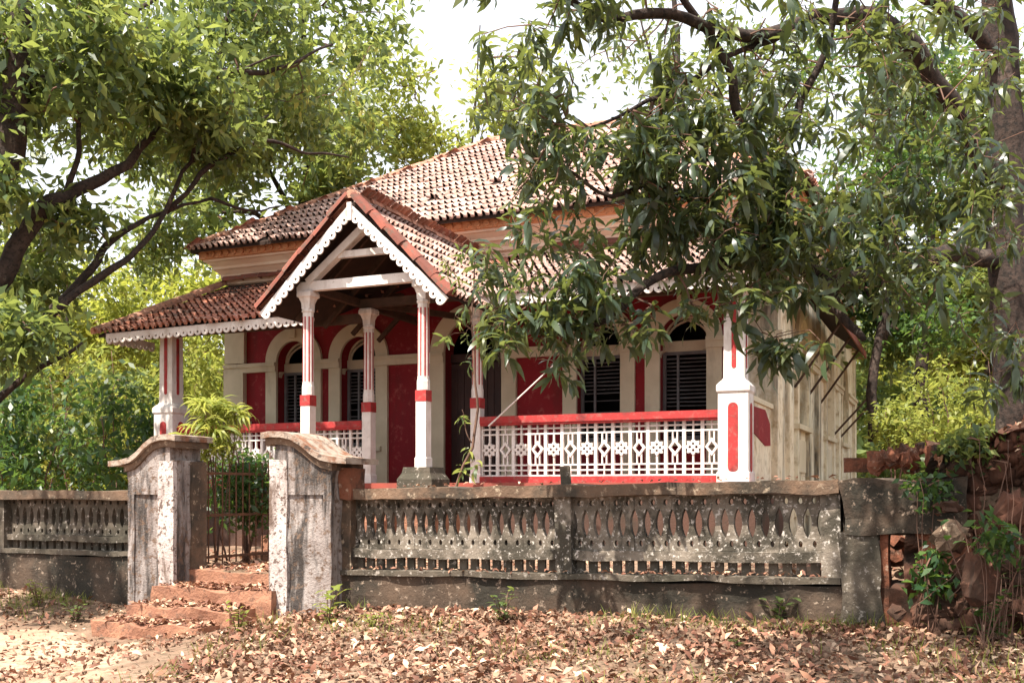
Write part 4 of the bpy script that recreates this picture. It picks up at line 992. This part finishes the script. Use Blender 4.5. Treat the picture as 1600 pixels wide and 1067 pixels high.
simple_tree(215, 740, 30, 330, 'tall slender tree with olive leaves between the left wall and the veranda roof', 'broadleaf_tree', [(260, 480, 30, (2.2, 1.8, 1.6), 90), (330, 500, 30, (1.6, 1.4, 1.4), 80), (140, 480, 31, (2.4, 1.8, 1.6), 80)], 'leafolive', BL, r=.1, seed=18, scale=(1.1, 1.6))

def bush(name, label, x, y, Y, rad, n, lm, temps, group=None, tw=2, cat='bush', scale=(.7, 1.2), seed=0, gap=-.15, r=.02):
    c = at(x, y, Y); u, v = UV(c.x, c.y); base = Vector((c.x, c.y, min(c.z-rad[2]*.8, ground_h(u, v))))
    stems = [([base+Vector((random.gauss(0, .05), 0, 0)), base.lerp(c, .5)+Vector((rad[0]*.25*math.cos(k*2.1), rad[1]*.2*math.sin(k*2.1), 0)), c+Vector((rad[0]*.5*math.cos(k*2.1), rad[1]*.4*math.sin(k*2.1), rad[2]*.4))], r, r*.4) for k in range(4)]
    return tree(name, label, cat, base, stems, crown_points([(c, rad, n)], gap, 1.5, seed), temps, lm, scale, tw, group, r0=.012, bark='twig')
SB = [blob(20, .3, .13, .05, 30+k) for k in range(2)]
G2 = 'thicket bushes behind the left wall'
for k, (x, y, Y, rad, n, lm, lab) in enumerate([
    (30, 690, 19, (1.5, 1.0, 1.1), 130, 'leafdark', 'dark green bush at the left edge just above the wall coping'),
    (120, 640, 21, (1.4, 1.0, 1.3), 130, 'leafmid', 'mid green bush behind the middle of the left wall'),
    (190, 690, 18.5, (.9, .8, .9), 80, 'leafdark', 'dark glossy bush beside the left gate pillar behind the wall'),
    (215, 600, 24, (1.6, 1.2, 1.5), 120, 'leaflime', 'tall sunlit yellow green bush left of the white corner pier'),
    (310, 600, 25, (1.2, 1.0, 1.8), 110, 'leaflime', 'sunlit lime bush seen between the corner pier and the house wall'),
    (330, 720, 20, (1.6, 1.2, 1.0), 110, 'leafolive', 'olive bush seen through the open gate'),
    (60, 560, 27, (2.2, 1.4, 1.6), 110, 'leaflime', 'bright yellow bush high behind the thicket at the left')]):
    bush('bush', lab, x, y, Y, (rad[0]*1.15, rad[1], rad[2]*1.2), int(n*.75), lm, BT2, G2, 2, seed=40+k, scale=(.5, 1.3), gap=.04)
bush('bush', 'bright lime green bush on the sunny slope right of the house', 1485, 635, 16, (.95, .8, .6), 75, 'leaflime', BT, seed=51, scale=(.4, 1.1), gap=.1)
bush('bush', 'small mid green bush in front of the bright lime one on the slope', 1400, 655, 18, (.5, .5, .4), 40, 'leaflime', SB, seed=52)
bush('bush', 'broad dark bush with pale glints behind the gate opening', 390, 745, 12.4, (.5, .4, .75), 90, 'leafdark', SB, seed=53, scale=(.6, 1))
# far woods closing the view
def woods(label, x0, x1, Y0, Y1, ztop, n, lm, seed):
    r_ = random.Random(seed); P = []
    while len(P) < n:
        Y = r_.uniform(Y0, Y1); x = r_.uniform(x0, x1); p = at(x, 700, Y); zt = ztop*(.75+.5*noise.noise(Vector((p.x*.12, p.y*.12, seed))))
        p.z = .5+r_.random()**.8*zt
        P.append(p)
    t = blob(26, 1.1, .42, .2, seed); rr = np.random.default_rng(seed); m = rotmats(rr.uniform(0, 6.28, n), rr.normal(0, .3, n), rr.normal(0, .3, n), rr.uniform(.8, 1.5, n))
    return tag(scatter(t[0], t[1], m, np.array(P), 'far_woods', lm), label, 'woods')
woods('sunlit green woodland far behind the left wall and veranda', -300, 420, 36, 52, 9, 1500, 'leafolive', 61)
woods('hazy green woodland far behind the slope at the right', 1250, 1950, 34, 52, 9.5, 1300, 'leafmid', 62)
woods('low line of trees hidden mostly behind the house', 420, 1250, 45, 60, 7, 500, 'leafmid', 63)

# ------------------------------------------------------------------ yard and roadside plants
PT = [spray(9, .3, .035, 1.9, .35, 4, 70+k, .05, -.1) for k in range(2)]
bush('drooping_shrub', 'sunlit yellow green shrub of long drooping leaves just inside the gate', 340, 668, 11.8, (.4, .28, .38), 58, 'leaflime', PT, seed=71, cat='shrub', scale=(.7, 1.1), r=.012)
def seedling(x, y, Y, h, n, label, lm='leafmid', L_=.12, w_=.045, name='seedling', stems=3, group='seedlings in front of the wall', spreadr=.1):
    g0 = at(x, y, Y); u, v = UV(g0.x, g0.y); g0.z = ground_h(u, v)
    e = empty(name, g0, label=label, cat='plant', group=group)
    lv_, lf_ = strip(L_, w_, 1.0, 3, .3); me = MB().add([tuple(p) for p in lv_], [tuple(int(i) for i in f) for f in lf_]).mesh('leaf', lm)
    for s_ in range(stems):
        a_ = random.uniform(0, 6.28); top = Vector((spreadr*math.cos(a_), spreadr*math.sin(a_), h*random.uniform(.7, 1)))
        pts = [Vector((0, 0, -.03)), top*.5+Vector((0, 0, .02)), top]; MB().tube(pts, [.006, .005, .003], 5).build('stem', 'twig', e)
        for i in range(n):
            t = (i+1)/n; p = top*t; mt = (Matrix.Rotation(2.4*i+a_, 4, 'Z') @ Matrix.Rotation(random.uniform(-.5, .2), 4, 'Y') @ Matrix.Scale(random.uniform(.7, 1.2), 4)); mt.translation = p; inst('leaf', me, e, mtx=mt)
    return e
seedling(512, 945, 9.4, .34, 7, 'bright green broad leaved seedling at the foot of the right gate pillar', 'leaflime', .16, .07)
seedling(582, 950, 9.0, .18, 6, 'small pale green weed on the litter beside the right gate pillar', 'leaflime', .08, .035, stems=5)
seedling(785, 955, 9.0, .3, 8, 'dark green weed growing against the middle of the wall plinth', 'leafmid', .11, .05, stems=4)
seedling(372, 985, 9.2, .3, 8, 'yellow green weed growing out of the lowest gate steps', 'leaflime', .09, .035, stems=5)
seedling(1215, 955, 8.6, .22, 6, 'dark low plant at the shaded right end of the wall', 'leafmid', .13, .055, stems=4)
seedling(1155, 1000, 7.6, .1, 4, 'tiny lone green sprout in the dead leaves at the lower right', 'leafmid', .07, .04, stems=2)
seedling(60, 925, 11.3, .3, 7, 'sunlit weed at the foot of the left wall near the photo edge', 'leaflime', .1, .04, stems=5)
seedling(120, 935, 10.9, .2, 6, 'low sunlit weed under the left wall closer to the steps', 'leafmid', .08, .04, stems=5)
seedling(1000, 985, 8.0, .12, 5, 'little weed in the leaf litter below the right half of the wall', 'leafmid', .07, .03, stems=4)
seedling(1540, 800, 7.4, .9, 8, 'leafy sprig hanging from the top of the earth bank', 'leafdark', .13, .05, stems=4, spreadr=.3)
# young mango in front of the door column
yb = W(-3.42, -2.6, .76)
def yp(x, y): return at(x, y, yb.y)
YL = [([yb, yp(738, 700), yp(737, 600), yp(741, 500), yp(742, 410)], .022, .008), ([yp(738, 690), yp(728, 660), yp(722, 640)], .01, .004), ([yp(740, 520), yp(725, 500), yp(712, 492)], .01, .004), ([yp(741, 470), yp(770, 430), yp(790, 410)], .01, .004)]
YP = [yp(x, y)+Vector((0, random.gauss(0, .1), 0)) for x, y in ((722, 650), (735, 690), (722, 725), (742, 720), (712, 495), (728, 520), (700, 530), (725, 470), (742, 400), (760, 420), (722, 395), (785, 405), (700, 420), (770, 470), (745, 440), (730, 560), (800, 440), (765, 385), (716, 440), (735, 375), (690, 405), (790, 480), (810, 420))]
tree('young_mango', 'young mango sapling with drooping leaves standing in front of the door column', 'sapling', yb, YL, YP, MT, 'leafmid', (.6, .95), 1, bark='twig', r0=.006, maxd=.8)

# ------------------------------------------------------------------ leaf litter, grass
lv_, lf_ = strip(.084, .034, 1.3, 2, .45)
def litter(n, fn, name, label, sc=(.6, 1.25), flat=.3, m='dry', tv=lv_, tf=lf_):
    P = []; k = 0
    while len(P) < n and k < n*20:
        k += 1; p = fn()
        if p is not None: P.append(p)
    n = len(P); r_ = np.random.default_rng(n)
    o = scatter(tv, tf, rotmats(r_.uniform(0, 6.28, n), r_.normal(0, flat, n), r_.normal(0, flat*1.6, n), r_.uniform(*sc, n)), np.array([tuple(p) for p in P]), name, m)
    return tag(o, label, 'leaf litter')
def f_out():
    u = random.uniform(-11, 6.5); v = -4.72-random.random()**1.1*5.5
    e = math.hypot((u+5.6)/2.9, (v+7.9)/2.3); dens = 1. if u > -3.4 else .5
    if e < 1.0: dens = .16
    dens *= .35+.65*sstep(-.35, .2, noise.noise(Vector((u*1.1, v*1.1, 7))))
    if -5.6 < u < -3.7 and v > -5.7: return None
    if random.random() > dens: return None
    return W(u, v, ground_h(u, v)+random.uniform(.005, .035))
litter(21000, f_out, 'leaf_litter', 'dead brown and pinkish leaves covering the roadside ground in front of the wall', (.4, 1.3), .4)
lw, fw_ = strip(.06, .034, 1.9, 2, .7)
litter(26000, f_out, 'leaf_litter', 'small crumbled leaf scraps filling the gaps between larger dead leaves', (.35, 1.1), .6, 'drydark', lw, fw_)
lt, ft = strip(.3, .006, .4, 3)
litter(900, f_out, 'fallen_twigs', 'thin dry twigs strewn over the leaf litter', (.3, 1.4), .12, 'twig', lt, ft)
def f_in():
    u = random.uniform(-9, 8); v = random.uniform(-4.2, 6)
    if v > -1.8 and u < .4: return None
    return W(u, v, ground_h(u, v)+random.uniform(.005, .04))
litter(7000, f_in, 'leaf_litter', 'dead leaves lying in the yard behind the wall and on the slope')
def f_steps():
    u0, u1, v0, v1, z = random.choice(((-.56, .72, 0, .9, .57), (-.66, .9, -.36, .0, .41), (-.6, .7, -.76, -.36, .25), (-.74, .6, -1.08, -.76, .12)))
    return W(-4.6+random.uniform(u0+.03, u1-.03), -4.6+v0+.03+(v1-v0-.04)*random.random()**.7, .2+z+random.uniform(.012, .03))
litter(1900, f_steps, 'leaf_litter', 'pale dry leaves lying on the treads of the gate steps')
def f_wall():
    u = random.uniform(-3, 1.7); t = random.random()
    return W(u, -4.6+random.uniform(-.03, .25), (1.665 if t < .35 else .85)+.016*(u+3.1)+random.uniform(.005, .02)) if t < .35 else W(u, -4.63+random.uniform(0, .03), .845+.016*(u+3.1)+random.uniform(.005, .02))
litter(260, f_wall, 'leaf_litter', 'dry leaves caught on the ledges of the pierced wall', (.4, .9))
gv = np.array([(0, -.004, 0), (0, .004, 0), (.02, .003, .1), (.02, -.003, .1), (.07, .0005, .17), (.07, -.0005, .17)]); gf = np.array([(0, 1, 2, 3), (3, 2, 4, 5)])
def f_gr():
    u = random.uniform(-11, 5); v = -4.75-random.random()**2*4.5
    if noise.noise(Vector((u*1.3, v*1.3, 20))) < (.12 if u > -6.3 else -.1): return None
    if math.hypot((u+5.6)/2.9, (v+7.9)/2.3) < 1: return None
    if -5.6 < u < -3.7 and v > -5.7: return None
    return W(u, v, ground_h(u, v)-.01)
n0 = litter(4500, f_gr, 'grass', 'sparse grass blades growing through the leaf litter along the wall', (.4, 1.0), .25, 'grass', gv, gf); n0['category'] = 'grass'

def f_bank():
    s_ = random.random(); k = random.random(); u = 2.6+6.2*s_; v = -4.55-.9*s_+2.0*k; z = 2.0+.25*sstep(0, .25, s_)+.5*s_-.12*k+.1*noise.noise(Vector((u*2, v*2, 0)))
    return W(u, v, z+random.uniform(0, .05))
litter(1500, f_bank, 'leaf_litter', 'dead leaves caught along the top of the earth bank at the right', flat=.6)
seedling(1560, 770, 7.5, .5, 8, 'dark leafy tuft rooted high on the face of the earth bank', 'leafdark', .14, .06, stems=5, spreadr=.25, group=None)
bush('bush', 'small dark weed bush clinging to the top edge of the earth bank', 1540, 700, 7.9, (.35, .25, .14), 26, 'leafmid', [blob(12, .12, .09, .04, 91)], seed=91, scale=(.8, 1.2), r=.006)
bush('bush', 'low green creeper hanging over the ruined masonry beside the bank', 1445, 760, 8.0, (.22, .12, .12), 12, 'leafdark', [blob(12, .12, .09, .04, 92)], seed=92, scale=(.7, 1.1), r=.005)

pbv = MB()
def f_peb():
    u = random.uniform(-9, 3); v = -4.9-random.random()*5
    if -5.6 < u < -3.7 and v > -5.8: return None
    return W(u, v, ground_h(u, v)+.012)
sv, sf = np.array(stone_mesh(3).v), np.array(stone_mesh(3).f)
litter(1400, f_peb, 'pebbles', 'small laterite pebbles scattered on the ground before the wall', (.015, .06), .8, 'soil', sv, sf)
bpy.data.objects['pebbles']['category'] = 'pebbles'; bpy.data.objects['fallen_twigs']['category'] = 'twigs'

# crumbly stones and creepers on the cut face of the bank
def f_face():
    s_ = random.random()**1.3; k = random.random(); u = 2.5+6.5*s_; z = .2+(1.8+.25*sstep(0, .25, s_)+.5*s_)*k
    v = -4.95-.9*s_+.35*k+.25*math.sin(k*3)*.6 + noise.noise(Vector((u*1.6, z*1.6, 0)))*.28+noise.noise(Vector((u*5, z*5, 4)))*.12
    return W(u, v-.0, z)
litter(900, f_face, 'rubble', 'crumbling laterite lumps set in the cut face of the earth bank', (.05, .2), 1.5, 'earth', sv, sf)
bpy.data.objects['rubble']['category'] = 'rubble'
def f_face2():
    p = f_face(); return p+W(0, -.06, 0)-W(0, 0, 0)
litter(700, f_face2, 'leaf_litter', 'dead leaves clinging to the rough face of the earth bank', (.5, 1.2), .9)
for k, (x, y, Y, lab) in enumerate([(1585, 740, 7.3, 'dark creeper on the upper face of the earth bank at the right edge'), (1545, 850, 7.2, 'leafy creeper halfway down the earth bank'), (1455, 900, 7.9, 'dark leafed creeper at the foot of the ruined masonry beside the bank')]):
    bush('creeper', lab, x, y, Y, (.2, .1, .2), 14, 'leafdark', [blob(10, .12, .1, .045, 95+k)], seed=95+k, scale=(.7, 1.1), r=.004, cat='creeper')
def f_roof():
    u = random.uniform(-10.2, .4); v = random.uniform(-.4, 2.1)
    if porch(u) > lean(u, v)-.1: return None
    return W(u, v, lean(u, v)+.1)
litter(320, f_roof, 'leaf_litter', 'dry leaves lying scattered on the tiled veranda roof', (.5, 1.1), .3)
